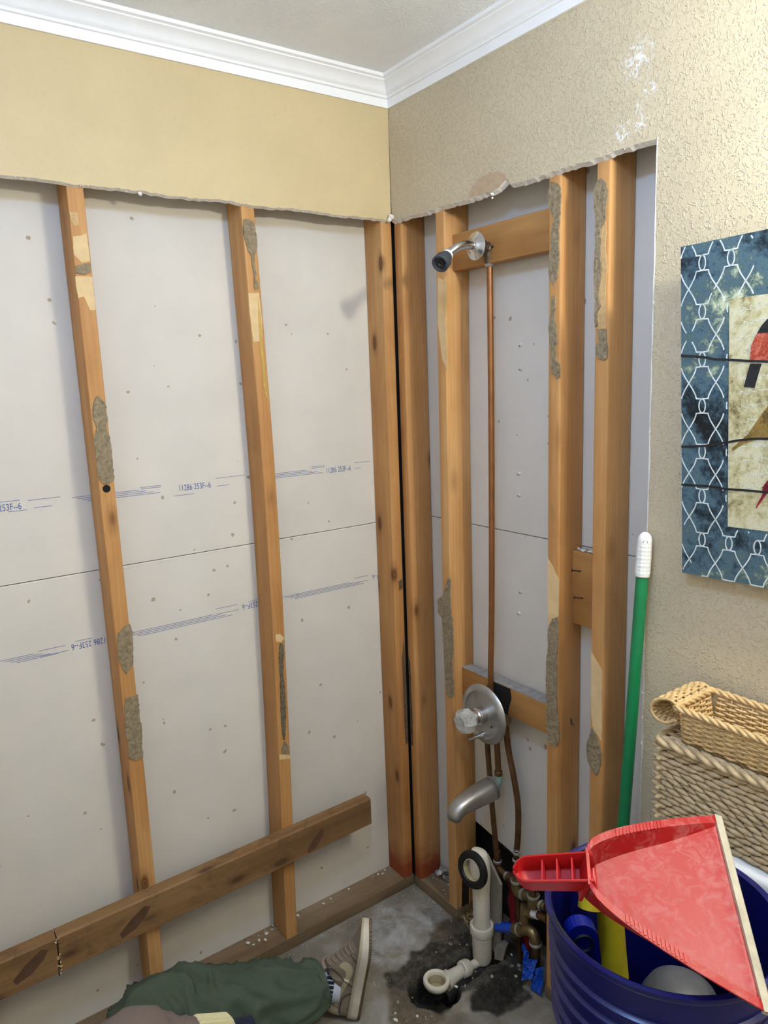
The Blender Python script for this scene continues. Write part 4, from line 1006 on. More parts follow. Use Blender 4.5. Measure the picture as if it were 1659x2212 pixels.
MB().lathe([(0, 0), (.011, 0), (.012, .003), (.014, .0035), (.015, 0)], hc - hz * .065 - hn * .0108, -hn, 18).lathe([(0, 0), (.011, 0), (.012, .003), (.014, .0035), (.015, 0)], hc - hz * .065 + hn * .0108, hn, 18).build('hang_hole', 'tool_navy', root, smooth=True)
m = MB(); m.lathe([(.0, 0), (.055, .002), (.060, .012), (.060, .215), (.057, .240), (.048, .258), (.034, .270), (.016, .276), (0, .277)], (-.415, -1.203, BZ + .012), (.02, -.02, 1), 36)
o = m.build('plastic_jug', 'grey_plastic', None, origin=(-.415, -1.203, BZ + .012), smooth=True); tag(o, 'grey plastic jug inside the blue bucket, under the red dustpan', 'jug')

# pole
root = empty('broom_pole', (-.08, -.824, 0), 'green broom pole with white textured grip leaning on the right wall', 'pole')
a, b = Vector((-.08, -.824, 0)), Vector((-.018, -.854, 1.327)); dv = (b - a).normalized(); L = (b - a).length
MB().tube([a, b - dv * .085], .0125, 20).build('shaft', 'pole_green', root, smooth=True)
m = MB(); rings = []; steps = 40
e1 = Vector((1, 0, 0)) - dv * dv.x; e1.normalize(); e2 = dv.cross(e1)
for i in range(steps + 1):
    t_ = i / steps; c = b - dv * .092 * (1 - t_); ring = []
    for k in range(40):
        th = 2 * math.pi * k / 40; r_ = .0145
        if .06 < t_ < .72: r_ += .0008 * (1 if math.sin(th * 5 + i * .9) * math.sin(th * 5 - i * .9) > 0 else -.3)
        if t_ > .80: r_ = .0145 * math.sqrt(max(0.02, 1 - ((t_ - .80) / .20) ** 2 * .9))
        ring.append(c + (e1 * math.cos(th) + e2 * math.sin(th)) * r_)
    rings.append(ring)
m.loft(rings).build('grip', 'white_grip', root, smooth='all')
vw = Vector((-.78, -.62, 0)).normalized()
MB().lathe([(0, .0142), (.0045, .0140), (.006, .0120)], b - dv * .018, vw, 14).build('hang_hole', 'grey_plastic', root)

# ------------------------------------------------------------------ dustpan lying on the bucket
root = empty('dustpan', (-.50, -1.23, .92), 'dusty red plastic dustpan lying across the blue bucket', 'dustpan')
N0 = Vector((-.596, -1.183, 1.020)); LA = Vector((-.365, -1.225, 1.020)); LB = Vector((-.543, -1.392, .930))
LM = (LA + LB) / 2; ea = (LM - N0).normalized(); LEN = (LM - N0).length
eb = (LA - LB); WID = eb.length / 2; eb = (eb - ea * eb.dot(ea)).normalized(); en = ea.cross(eb)
if en.z < 0: en = -en
def dp(a_, b_, c_): return N0 + ea * a_ + eb * b_ + en * c_
hw = lambda u: .018 + (WID - .012 - .018) * (u ** .66)
dep = lambda u: .040 * max(0.0, 1 - u) ** .75
# floor of the pan + side walls + flange as one shell per side
NU = 24
rings = []
for i in range(NU + 1):
    u = i / NU; w = hw(u); d = dep(u); a_ = u * LEN
    wall = [(-w - .013, 0.0), (-w - .012, .0012), (-w, .0012), (-w + .010 * min(1, d / .02) + .002, -d)]
    sec = wall + [(-w * .45, -d - .001), (0, -d - .0015), (w * .45, -d - .001)] + [(-x, z) for x, z in reversed(wall)]
    rings.append([dp(a_, x, z) for x, z in sec])
m = MB(); m.loft(rings, False, False, closed=False)
n_ = len(rings[0]); back = [dp(-.004, x, z) for x, z in ((-.02, 0), (-.018, -.05), (.018, -.05), (.02, 0))]
pan = m.build('pan', 'dustpan_red', root, smooth=True); md = pan.modifiers.new('thick', 'SOLIDIFY'); md.thickness = .0022; md.offset = -1
MB().prism([(-.026, .0012), (-.024, -.041), (.024, -.041), (.026, .0012)], lambda x, z: dp(-.002, x, z), lambda x, z: dp(.002, x, z)).build('back_wall', 'dustpan_red_clean', root)
m = MB()
for i in range(14):
    for sd in (-1, 1):
        u = .22 + .026 * i; a_ = u * LEN; w = hw(u)
        q = [dp(a_ - .0013, sd * (w - .001), .0022), dp(a_ + .0013, sd * (w - .001), .0022), dp(a_ + .0013, sd * (w + .010), .0022), dp(a_ - .0013, sd * (w + .010), .0022)]
        q2 = [p - en * .0018 for p in q]
        m.add(q + q2, [(0, 1, 2, 3), (7, 6, 5, 4), (0, 4, 5, 1), (1, 5, 6, 2), (2, 6, 7, 3), (3, 7, 4, 0)])
m.build('grip_ridges', 'dustpan_red_clean', root, kind='stuff')
# rubber lip
m = MB(); rings = []
for i in range(13):
    b_ = -WID + 2 * WID * i / 12
    rings.append([dp(LEN + x, b_, z) for x, z in ((-.004, .0018), (.006, .0008), (.009, -.003), (.007, -.005), (-.004, -.0045))])
m.loft(rings).build('rubber_lip', 'rubber_lip', root, smooth=True)
# handle : open channel with ribs
TIP = Vector((-.656, -1.108, 1.000)); hl = (TIP - N0).length; hd = (TIP - N0).normalized(); hb = en.cross(hd).normalized(); hn_ = hd.cross(hb)
if hn_.z < 0: hn_ = -hn_
def hp_(a_, b_, c_): return N0 + hd * a_ + hb * b_ + hn_ * c_
def hsec(t_):
    w = .0190 - .003 * t_; d = .026 - .003 * t_
    if t_ > .82: k = (t_ - .82) / .18; w *= math.sqrt(max(.03, 1 - k * k)); d *= 1 - .55 * k * k
    return w, d
rings = []
for i in range(22):
    t_ = i / 21; w, d = hsec(t_)
    rings.append([hp_(-.006 + (hl + .006) * t_, x, z) for x, z in ((-w - .003, .0), (-w, .001), (-w + .002, -d * .25), (-w + .003, -d), (0, -d - .001), (w - .003, -d), (w - .002, -d * .25), (w, .001), (w + .003, 0))])
m = MB(); m.loft(rings, False, False, closed=False); h_ = m.build('handle', 'dustpan_red_clean', root, smooth=True)
md = h_.modifiers.new('thick', 'SOLIDIFY'); md.thickness = .0022; md.offset = -1
for t_ in (.22, .42, .62):
    w, d = hsec(t_); a_ = hl * t_
    MB().prism([(-w + .002, -.004), (-w + .003, -d), (w - .003, -d), (w - .002, -.004)], lambda x, z: hp_(a_ - .001, x, z), lambda x, z: hp_(a_ + .001, x, z)).build('rib', 'dustpan_red_clean', root)

# ------------------------------------------------------------------ woven hamper and wicker tray
HX0, HX1, HY0, HY1, HZ0, HZ1 = -.152, -.012, -.985, -1.36, .8125, .980
root = empty('woven_hamper', ((HX0 + HX1) / 2, (HY0 + HY1) / 2, HZ0), 'chunky woven seagrass box with lid on the toilet tank', 'basket')
MB().rbox((HX0 + .006, HY1 + .006, HZ0), (HX1 - .002, HY0 - .006, HZ1 - .006), .008, 2).build('liner', 'hyacinth_dark', root, smooth=True)
m = MB()
rowh = .0098; nr = int((HZ1 - HZ0 - .018) / rowh)
for i in range(nr):
    z = HZ0 + .006 + i * rowh
    n = 13
    for j in range(n + 1):
        y = HY0 - .004 - (j + (.5 if i % 2 else 0)) * .0300
        if y < HY1: continue
        tilt = .16 * math.sin(i * .5 + 1)
        d_ = Vector((0, -1, -.05 + tilt + R.uniform(-.05, .05))).normalized(); n_ = Vector((-1, 0, 0)); u_ = n_.cross(d_)
        m.ellipsoid((HX0 + .0055 + R.uniform(-.001, .001), y, z + R.uniform(-.0008, .0008)), (.0195, .0062, .0052), 7, 5, (d_, n_, u_))
    for j in range(5):
        x = HX0 + .008 + (j + (.5 if i % 2 else 0)) * .030
        if x > HX1: continue
        m.ellipsoid((x, HY0 - .0055, z), (.0195, .0062, .0052), 7, 5, (Vector((1, 0, .06 * R.uniform(-1, 1))).normalized(), Vector((0, 1, 0)), Vector((0, 0, 1))))
m.build('weave', 'hyacinth', root, smooth='all', kind='stuff')
lid = MB().rbox((HX0 + .002, HY1 + .002, HZ1 - .014), (HX1 - .002, HY0 - .003, HZ1 - .004), .004, 2).build('lid', 'hyacinth_dark', root, smooth=True)
m = MB()
for i in range(13):
    for j in range(14):
        x = HX0 + .008 + i * .0105; y = HY0 - .014 - (j + (.5 if i % 2 else 0)) * .026
        if x > HX1 - .004 or y < HY1 + .01: continue
        m.ellipsoid((x, y, HZ1 - .005), (.016, .0058, .0046), 7, 5, (Vector((R.uniform(-.1, .1), -1, 0)).normalized(), Vector((1, 0, 0)), Vector((0, 0, 1))))
m.build('lid_weave', 'hyacinth', lid, smooth='all', kind='stuff')
def rope(path, r, strands, pitch, rs, m):
    P = [Vector(p) for p in path]
    for s_ in range(strands):
        pts = []; l = 0
        for i, p in enumerate(P):
            t_ = (P[min(i + 1, len(P) - 1)] - P[max(i - 1, 0)]).normalized()
            if i: l += (p - P[i - 1]).length
            a = Vector((0, 0, 1)); 
            if abs(t_.z) > .9: a = Vector((1, 0, 0))
            n1 = (a - t_ * a.dot(t_)).normalized(); n2 = t_.cross(n1)
            ph = l / pitch * 2 * math.pi + s_ * 2 * math.pi / strands
            pts.append(p + n1 * math.cos(ph) * r + n2 * math.sin(ph) * r)
        m.tube(pts, rs, 7)
def dense(a, b, n): return [tuple(np.array(a) + (np.array(b) - np.array(a)) * i / n) for i in range(n + 1)]
m = MB(); lz = HZ1 - .010
rope(dense((HX0 + .001, HY0 + .001, lz), (HX0 + .001, HY1, lz), 120), .0045, 2, .055, .0058, m)
rope(dense((HX1, HY0 + .001, lz), (HX0 + .001, HY0 + .001, lz), 50), .0045, 2, .055, .0058, m)
m.build('lid_edge', 'hyacinth', lid, smooth='all')
# tray
TX0, TX1, TY0, TY1, TZ0, TZ1 = -.150, -.034, -1.022, -1.34, .9815, 1.046
root = empty('wicker_tray', ((TX0 + TX1) / 2, (TY0 + TY1) / 2, TZ0), 'honey coloured wicker tray with rolled handle on top of the woven box', 'basket')
MB().box((TX0 + .006, TY1, TZ0 + .0005), (TX1 - .006, TY0 - .006, TZ0 + .003)).build('tray_base', 'wicker_dark', root)
def weave_wall(a, b, z0, z1, nrm, m, stake=.020, rs=.0026):
    a, b = Vector(a), Vector(b); L = (b - a).length; n = int(L / .005); d = (b - a).normalized(); nrm = Vector(nrm)
    rows = int((z1 - z0) / .0047)
    for i in range(rows):
        z = z0 + .0028 + i * .0047; pts = []; fl = .010 * (i / rows)
        for k in range(n + 1):
            l = L * k / n
            pts.append(a + d * l + nrm * (.0028 * math.sin(math.pi * l / stake + (i % 2) * math.pi) + fl) + Vector((0, 0, z - a.z + R.uniform(-.0003, .0003))))
        m.tube(pts, rs, 6)
    ns = int(L / stake)
    for k in range(ns + 1):
        p = a + d * (k * stake + stake / 2); m.tube([p + Vector((0, 0, z0 - a.z)), p + nrm * .01 + Vector((0, 0, z1 - a.z))], .0022, 6)
m = MB(); weave_wall((TX0 + .01, TY0 - .008, TZ0), (TX0 + .01, TY1, TZ0), TZ0, TZ1 - .004, (-1, 0, 0), m)
weave_wall((TX1 - .01, TY0 - .008, TZ0), (TX1 - .01, TY1, TZ0), TZ0, TZ1 - .004, (1, 0, 0), m)
weave_wall((TX0 + .008, TY0 - .008, TZ0), (TX1 - .008, TY0 - .008, TZ0), TZ0, TZ1 - .004, (0, 1, 0), m)
weave_wall((TX0 + .008, TY1, TZ0), (TX1 - .008, TY1, TZ0), TZ0, TZ1 - .004, (0, -1, 0), m)
for k in range(22):
    y = TY0 - .012 - k * .0145
    m.tube([(TX0 + .01 + .0053 * q, y + .0022 * (-1) ** (q // 3 + k), TZ0 + .0045) for q in range(20)], .0025, 6)
m.build('weave', 'wicker', root, smooth='all', kind='stuff')
m = MB()
for (a, b) in (((TX0 - .001, TY0 + .004, TZ1), (TX0 - .001, TY1, TZ1)), ((TX1 + .001, TY0 + .004, TZ1), (TX1 + .001, TY1, TZ1)), ((TX0 - .001, TY0 + .003, TZ1), (TX1 + .001, TY0 + .003, TZ1)), ((TX0, TY1 - .002, TZ1), (TX1, TY1 - .002, TZ1))):
    rope(dense(a, b, 90), .0036, 3, .05, .0036, m)
m.build('braided_rim', 'wicker', root, smooth='all')
m = MB(); arc = [(TY0 + .002, TZ1 + .002), (TY0 + .018, TZ1 + .008), (TY0 + .034, TZ1 + .005), (TY0 + .048, TZ1 - .004), (TY0 + .056, TZ1 - .016), (TY0 + .055, TZ1 - .028), (TY0 + .046, TZ1 - .037), (TY0 + .032, TZ1 - .040), (TY0 + .018, TZ1 - .036), (TY0 + .008, TZ1 - .028)]
arc = crom(arc, 5); hx0, hx1 = TX0 + .004, TX1 - .002
na = len(arc)
for i in range(0, na, 2):      # rows running the width of the handle
    nx_ = 30; nrm = np.array(arc[min(i + 1, na - 1)]) - np.array(arc[max(i - 1, 0)]); nrm = np.array([-nrm[1], nrm[0]]) / np.hypot(*nrm)
    pts = [(hx0 + (hx1 - hx0) * q / nx_, arc[i][0] + nrm[0] * .0024 * math.sin(q * .95 + (i // 2 % 2) * math.pi), arc[i][1] + nrm[1] * .0024 * math.sin(q * .95 + (i // 2 % 2) * math.pi)) for q in range(nx_ + 1)]
    m.tube(pts, .0031, 6)
for q in range(10):
    x = hx0 + (hx1 - hx0) * q / 9; m.tube([(x, p[0], p[1]) for p in arc], .0018 if 0 < q < 9 else .0032, 6)
m.build('rolled_handle', 'wicker', root, smooth='all', kind='stuff')
o = MB().lathe([(0, .0), (.022, .0), (.0235, .002), (.0235, .009), (.022, .011), (.019, .011), (.018, .009), (0, .0085)], (-.085, -1.19, TZ0 + .0075), (0, 0, 1), 32).build('jar_lid', 'chrome_dusty', None, origin=(-.085, -1.19, TZ0 + .0075), smooth=True)
tag(o, 'small silver round lid lying inside the wicker tray', 'lid')

# ------------------------------------------------------------------ canvas picture
PH, PW = .606, .46
ptop = Vector((-.047, -.931, 1.8665)); pbot = Vector((-.024, -.942, 1.267))
dn = (pbot - ptop).normalized(); rt_ = Vector((0, -1, -.003)); rt_ = (rt_ - dn * rt_.dot(dn)).normalized(); nm_ = rt_.cross(-dn)
if nm_.x > 0: nm_ = -nm_
def pp(s_, t_, h=0.0): return ptop + rt_ * s_ + dn * t_ + nm_ * h
root = empty('canvas_picture', tuple(pp(0, PH)), 'blue canvas picture with white lattice and birds on wires, hung on the right wall', 'picture')
m = MB(); c8 = [pp(0, 0, -.018), pp(PW, 0, -.018), pp(PW, PH, -.018), pp(0, PH, -.018), pp(0, 0), pp(PW, 0), pp(PW, PH), pp(0, PH)]
m.add(c8, [(0, 3, 2, 1), (4, 5, 6, 7), (0, 1, 5, 4), (1, 2, 6, 5), (2, 3, 7, 6), (3, 0, 4, 7)]).build('canvas', 'art_blue', root)
IP = (.092, .102, .368, .503)   # s0,t0,s1,t1 of the parchment panel
m = MB(); m.prism([(IP[0], IP[1]), (IP[2], IP[1]), (IP[2], IP[3]), (IP[0], IP[3])], lambda a, b: pp(a, b, .0005), lambda a, b: pp(a, b, -.001)).build('parchment_panel', 'art_parchment', root)
mm = MB()
q = lambda a, b: pp(a, b, .0008)
cols = [.042 + .0525 * k for k in range(9)]; t0, per = .034, .0834
def lat_ok(a, b): return 0 < a < PW and 0 < b < PH and not (IP[0] - .002 < a < IP[2] + .002 and IP[1] - .002 < b < IP[3] + .002)
def ribbon_clip(pts, w):
    run = []
    for p_ in pts:
        if lat_ok(*p_) and mnoise.noise((p_[0] * 22, p_[1] * 22, 3.3)) > -.42: run.append(p_)
        else:
            if len(run) > 1: mm.ribbon(run, w, q)
            run = []
    if len(run) > 1: mm.ribbon(run, w, q)
for c_ in cols + [-.0105]:
    for k in range(-1, 8):
        tc = t0 + k * per
        ribbon_clip([(c_ + .0062 * math.cos(a), tc + .0125 * math.sin(a)) for a in np.linspace(0, 2 * math.pi, 25)], .0024)
        for sd in (-1, 1):
            ribbon_clip([(c_ - .0125, tc + sd * .0135), (c_ + .0, tc + sd * .0128), (c_ + .0125, tc + sd * .0135)], .0024)
            pts = []
            for u in np.linspace(0, 1, 22):
                sm_ = u * u * (3 - 2 * u); pts.append((c_ + sd * (.0115 + (.0525 - .023) * (.35 * u + .65 * sm_)), tc + .0135 + u * (per - .027)))
            ribbon_clip(pts, .0024)
mm.build('lattice_print', 'art_line', root, fix=False)
# picture features measured on the canvas plane: (s,t)
def feat(name, mat, poly, h): MB().prism(poly, lambda a, b: pp(a, b, h), lambda a, b: pp(a, b, h - .0006)).build(name, mat, root)
for pts in ([(.0, .1916), (.0447, .1971), (.0648, .2021), (.0892, .2045), (.1598, .2119), (.30, .222), (.455, .236)],
            [(.0, .3602), (.0449, .3571), (.0887, .3495), (.1207, .344), (.1621, .3415), (.30, .345), (.455, .352)],
            [(.0, .4324), (.0555, .4316), (.0893, .4338), (.1344, .4334), (.1636, .4341), (.30, .437), (.455, .43)]):
    MB().ribbon([tuple(p_) for p_ in crom(pts, 6)], .0042, lambda a, b: pp(a, b, .0013)).build('wire_print', 'art_wire', root, fix=False)
feat('bird_print', 'art_red', [(.19, .140), (.1587, .1431), (.1486, .152), (.1384, .1683), (.1311, .1852), (.129, .2115), (.16, .2133), (.19, .206), (.205, .18), (.205, .155)], .0011)
feat('bird_tail_print', 'art_black', [(.13, .2135), (.1496, .2145), (.1381, .2548), (.1191, .2527)], .0011)
feat('bird_cap_print', 'art_black', [(.19, .138), (.1587, .142), (.1486, .152), (.1414, .1643), (.159, .1644), (.19, .160)], .0015)
feat('bird_print', 'art_olive', [(.19, .275), (.1611, .2864), (.1479, .3042), (.1269, .3346), (.0985, .3602), (.1002, .3648), (.1208, .3501), (.1516, .3417), (.18, .338), (.205, .31), (.205, .285)], .0011)
feat('bird_print', 'art_crimson', [(.19, .40), (.1633, .4126), (.1544, .4256), (.1546, .4379), (.1426, .4624), (.1442, .4639), (.1636, .4341), (.19, .432), (.205, .415)], .0011)
mm = MB()
rr = random.Random(4)
for row in range(14):      # pale handwriting scrolls on the parchment
    t_ = IP[1] + .02 + row * .0235; s0 = IP[0] + .012 + rr.uniform(0, .02)
    L_ = rr.uniform(.05, .2); n = int(L_ / .0012); pts = []
    for i in range(n): pts.append((min(s0 + i * .0012 + .003 * math.sin(i * .55), IP[2] - .005), t_ + .0035 * math.sin(i * .5 + 1) * (.5 + .5 * math.sin(i * .13 + row)) - i * .00012))
    mm.ribbon(pts, .0009, lambda a, b: pp(a, b, .0007))
mm.build('script_print', 'art_line', root, fix=False)

# ------------------------------------------------------------------ person reclining on the floor
person = empty('person', (-1.05, -.5, 0), 'person in green trousers and brown sleeve sitting on the floor, leg stretched out', 'person')
D_ = Vector((.816, -.577, 0)); UP = Vector((0, 0, 1)); tl = math.radians(11)
SL = UP * math.cos(tl) + D_ * math.sin(tl); SH = -D_ * math.cos(tl) + UP * math.sin(tl); SWD = Vector((-.577, -.816, 0))
S0 = Vector((-.428, -.315, .003)) - SWD * .024
def sp_(u, v, w): return S0 + SL * (u * .96) + SH * v + SWD * w
def folds(amp, seed):
    def f(l, th, i):
        C_, S_ = math.cos(th), math.sin(th)
        a = mnoise.noise((l * 7 + seed, C_ * 1.4, S_ * 1.4 + seed))
        q = l * 9 + 1.3 * math.sin(th + seed) + .8 * mnoise.noise((l * 5, C_ * 1.5, S_ * 1.5 - seed))
        b = (1 - min(1, abs(mnoise.noise((q * 1.5, C_ * 1.1 + seed, S_ * 1.1))) * 2.6)) ** 2
        c = (1 - min(1, abs(mnoise.noise((l * 22 + seed, C_ * 2.4 + l * 5, S_ * 2.4))) * 3)) ** 2
        return amp * (.9 * a + 1.3 * b + .28 * c - .42)
    return f
tm = MB()
ank = sp_(.073, .118, 0)
legp = [(-1.075, -.52, .120), (-1.035, -.40, .140), (-.985, -.27, .172), (-.925, -.165, .168), (-.865, -.132, .148), (-.79, -.142, .120), (-.71, -.168, .106), (-.625, -.204, .102), (-.56, -.232, .094), tuple(ank)]
legr = [.112, .105, .098, .092, .090, .088, .085, .080, .072, .058]
cp = crom([p + (r,) for p, r in zip(legp, legr)], 14)
tm.tube([c[:3] for c in cp], [c[3] for c in cp], 64, True, folds(.0115, 1.3))
leg2 = crom([p + (r,) for p, r in zip([(-1.17, -.60, .13), (-1.0, -.66, .14), (-.86, -.70, .12), (-.80, -.74, .10), (-.87, -.86, .08), (-.95, -.98, .075)], [.115, .10, .088, .08, .072, .065])], 8)
tm.tube([c[:3] for c in leg2], [c[3] for c in leg2], 32, True, folds(.006, 4.3))
pel = crom([(-1.06, -.50, .13, .12), (-1.10, -.58, .14, .145), (-1.13, -.66, .20, .15), (-1.14, -.71, .26, .14)], 6)
tm.tube([c[:3] for c in pel], [c[3] for c in pel], 32, True, folds(.004, 2.2))
trs = tm.build('trousers', 'trouser_green', person, smooth='all')
hem = MB(); 
hd_ = (ank - Vector(legp[-2])).normalized()
hem.lathe([(.0575, -.012), (.0605, -.010), (.0610, .004), (.0590, .006), (.0545, .005), (.052, -.01)], ank, hd_, 40).build('hem', 'trouser_green', trs, smooth=True)
seam = MB(); pts = []
for k in range(60):
    i = 30 + k; i = min(i, len(cp) - 1); c = cp[i]; p = Vector(c[:3])
    pts.append(p + SWD * (c[3] * .93) + UP * .012 * math.sin(k * .1))
# sweater: torso and both arms as one garment
sm = MB()
tor = crom([(-1.13, -.66, .20, .145), (-1.15, -.76, .32, .155), (-1.16, -.85, .44, .160), (-1.16, -.91, .53, .14), (-1.16, -.935, .575, .075)], 7)
sm.tube([c[:3] for c in tor], [c[3] for c in tor], 36, True, folds(.004, 6.6))
ar = [np.array(c) + np.array([-.047, .034, -.020, 0]) for c in crom([(-1.05, -.90, .52, .085), (-1.035, -.80, .52, .082), (-1.040, -.70, .515, .078), (-1.035, -.630, .512, .080), (-1.000, -.590, .508, .080), (-.960, -.585, .487, .070), (-.925, -.590, .472, .060), (-.890, -.595, .462, .053)], 9)]
sm.tube([c[:3] for c in ar], [c[3] for c in ar], 40, True, folds(.0035, 3.1))
ar2 = crom([(-1.27, -.92, .52, .085), (-1.34, -1.02, .36, .075), (-1.35, -1.09, .20, .065), (-1.33, -1.13, .06, .05)], 6)
sm.tube([c[:3] for c in ar2], [c[3] for c in ar2], 24, True, folds(.004, 7.1))
swt = sm.build('sweater', 'sleeve_brown', person, smooth='all')
# ribbed cuff
wa, wb = Vector((-.944, -.560, .4425)), Vector((-.872, -.572, .420)); ax = (wb - wa).normalized()
rings = []
a_ = Vector((0, 0, 1)); e1 = (a_ - ax * a_.dot(ax)).normalized(); e2 = ax.cross(e1)
for i in range(9):
    t_ = i / 8; ring = []
    for k in range(132):
        th = 2 * math.pi * k / 132; r_ = .0535 - .004 * t_ + .0032 * (1 if k % 4 < 2 else -1) * (0.4 if i in (0, 8) else 1) - (.006 if i in (0, 8) else 0)
        ring.append(wa + (wb - wa) * t_ + (e1 * math.cos(th) + e2 * math.sin(th)) * r_)
    rings.append(ring)
MB().loft(rings).build('ribbed_cuff', 'cuff_cream', person, smooth=True)
# body: one continuous skinned mesh under the clothes (head, neck, hands, feet)
def body_mesh():
    J = {}
    pts = [('pel', (-1.11, -.60, .17), .09), ('sp1', (-1.14, -.74, .30), .09), ('sp2', (-1.155, -.86, .45), .095), ('neck', (-1.16, -.95, .585), .05), ('jaw', (-1.15, -.975, .65), .065), ('head', (-1.15, -1.0, .72), .085), ('top', (-1.155, -1.01, .78), .06),
           ('shR', (-1.05, -.89, .515), .055), ('elR', (-1.067, -.566, .485), .04), ('wrR', (-.907, -.566, .43), .026), ('haR', (-.847, -.576, .41), .032),
           ('shL', (-1.26, -.92, .515), .055), ('elL', (-1.345, -1.06, .28), .04), ('wrL', (-1.33, -1.13, .05), .026), ('haL', (-1.30, -1.17, .03), .022),
           ('hipR', (-1.06, -.52, .12), .06), ('knR', (-.87, -.16, .135), .04), ('anR', tuple(sp_(.073, .10, 0)), .035),
           ('hipL', (-1.16, -.62, .14), .06), ('knL', (-.82, -.735, .10), .04), ('anL', (-.97, -1.01, .07), .035), ('toL', (-1.0, -1.12, .05), .03)]
    idx = {n: i for i, (n, _, _) in enumerate(pts)}
    ed = [('pel', 'sp1'), ('sp1', 'sp2'), ('sp2', 'neck'), ('neck', 'jaw'), ('jaw', 'head'), ('head', 'top'), ('sp2', 'shR'), ('shR', 'elR'), ('elR', 'wrR'), ('wrR', 'haR'), ('sp2', 'shL'), ('shL', 'elL'), ('elL', 'wrL'), ('wrL', 'haL'),
          ('pel', 'hipR'), ('hipR', 'knR'), ('knR', 'anR'), ('pel', 'hipL'), ('hipL', 'knL'), ('knL', 'anL'), ('anL', 'toL')]
    # five fingers of the raised hand
    base = Vector((-.847, -.576, .41)); fd = Vector((.86, -.10, -.45)).normalized(); fs_ = Vector((.1, -.95, .2)).normalized()
    for k, (off, ln) in enumerate(((-.027, .055), (-.010, .068), (.008, .072), (.025, .064))):
        b0 = base + fd * .028 + fs_ * off
        for q, (f_, dr) in enumerate(((0, 0), (.55, -.008), (1.0, -.03))):
            pts.append((f'f{k}{q}', tuple(b0 + fd * ln * f_ + Vector((0, 0, dr))), .0095 - q * .0012)); idx[f'f{k}{q}'] = len(pts) - 1
        ed += [('haR', f'f{k}0'), (f'f{k}0', f'f{k}1'), (f'f{k}1', f'f{k}2')]
    for q, (o_, r_) in enumerate(((.012, .011), (.04, .0095), (.062, .008))):
        pts.append((f't{q}', tuple(base + Vector((-.02, 0, 0)) + fd * o_ + Vector((0, .035 + .012 * q, .004))), r_)); idx[f't{q}'] = len(pts) - 1
    ed += [('haR', 't0'), ('t0', 't1'), ('t1', 't2')]
    me = bpy.data.meshes.new('body'); org = LOC[person]
    me.from_pydata([tuple(Vector(p) - org) for _, p, _ in pts], [(idx[a], idx[b]) for a, b in ed], [])
    ob = bpy.data.objects.new('body', me); COL.objects.link(ob); ob.parent = person; LOC[ob] = org
    md = ob.modifiers.new('skin', 'SKIN'); md.use_smooth_shade = True
    for v, (_, _, r_) in zip(me.skin_vertices[0].data, pts): v.radius = (r_, r_)
    me.skin_vertices[0].data[0].use_root = True
    ss = ob.modifiers.new('sub', 'SUBSURF'); ss.levels = 1; ss.render_levels = 2
    me.materials.append(MATS['skin']); return ob
body_mesh()
m = MB(); m.ellipsoid((-1.155, -1.015, .752), (.092, .10, .082), 24, 14); m.build('hair', 'hair_dark', person, smooth='all')
MB().tube([(-.878, -.571, .422), (-.835, -.578, .408)], [.040, .043], 24).build('glove_band', 'navy_knit', person, smooth=True)
# sock
sk = MB(); a0 = sp_(.075, .060, 0); a1 = sp_(.073, .135, 0)
sk.tube([a0, a0.lerp(a1, .35), a0.lerp(a1, .7), a1], [.040, .041, .043, .044], 32).build('sock', 'sock_white', person, smooth=True)
ribs = MB()
for k in range(26):
    th = 2 * math.pi * k / 26; e1 = SL; e2 = SWD; c, s_ = math.cos(th), math.sin(th)
    q = lambda v, rr: sp_(.074, v, 0) + SL * (c * rr) + SWD * (s_ * rr)
    ribs.tube([q(.080, .0425), q(.092, .0435), q(.100, .0435)], .0035, 6)
ribs.build('sock_band', 'navy_knit', person, smooth=True)
# shoe
shoe = empty('shoe', tuple(S0), 'x', 'x')
del shoe['label']; del shoe['category']
shoe.parent = person; shoe.location = S0 - LOC[person]
US = [0.0, .006, .02, .04, .06, .08, .10, .12, .14, .16, .18, .20, .22, .24, .258, .272, .279]
TOPV = [(0, .070), (.004, .086), (.02, .0965), (.035, .0975), (.05, .090), (.075, .083), (.099, .084), (.12, .098), (.137, .111), (.147, .108), (.165, .090), (.184, .071), (.209, .054), (.222, .045), (.24, .041), (.256, .037), (.27, .028), (.279, .016)]
WID_ = [(0, .020), (.006, .028), (.02, .034), (.05, .037), (.10, .038), (.15, .043), (.19, .049), (.215, .050), (.24, .046), (.26, .034), (.272, .021), (.277, .012), (.279, .004)]
def hw_(u): return float(np.interp(u, [a for a, _ in WID_], [b for _, b in WID_]))
def tv_(u): return float(np.interp(u, [a for a, _ in TOPV], [b for _, b in TOPV]))
def side_w(u, v):
    """half width of the upper at length u, height v"""
    t_ = min(1.0, max(0.0, (v - .018) / max(.004, tv_(u) - .018)))
    e = 2.6 if u < .15 else 1.9
    top = .72 if u < .13 else .35
    return hw_(u) * max(.02, (1 - (1 - top) * t_ ** 1.3) * (1 - max(0, t_) ** 9) ** .5)
rings = []
for u in np.linspace(0.001, .2785, 44):
    tv = tv_(u); ring = []
    vs = [.014 + (tv - .014) * (1 - (1 - k / 13) ** 1.6) for k in range(14)]
    for v in vs: ring.append(sp_(u, v, side_w(u, v)))
    for v in reversed(vs): ring.append(sp_(u, v, -side_w(u, v)))
    rings.append(ring)
MB().loft(rings).build('upper', 'shoe_taupe', shoe, smooth='all')
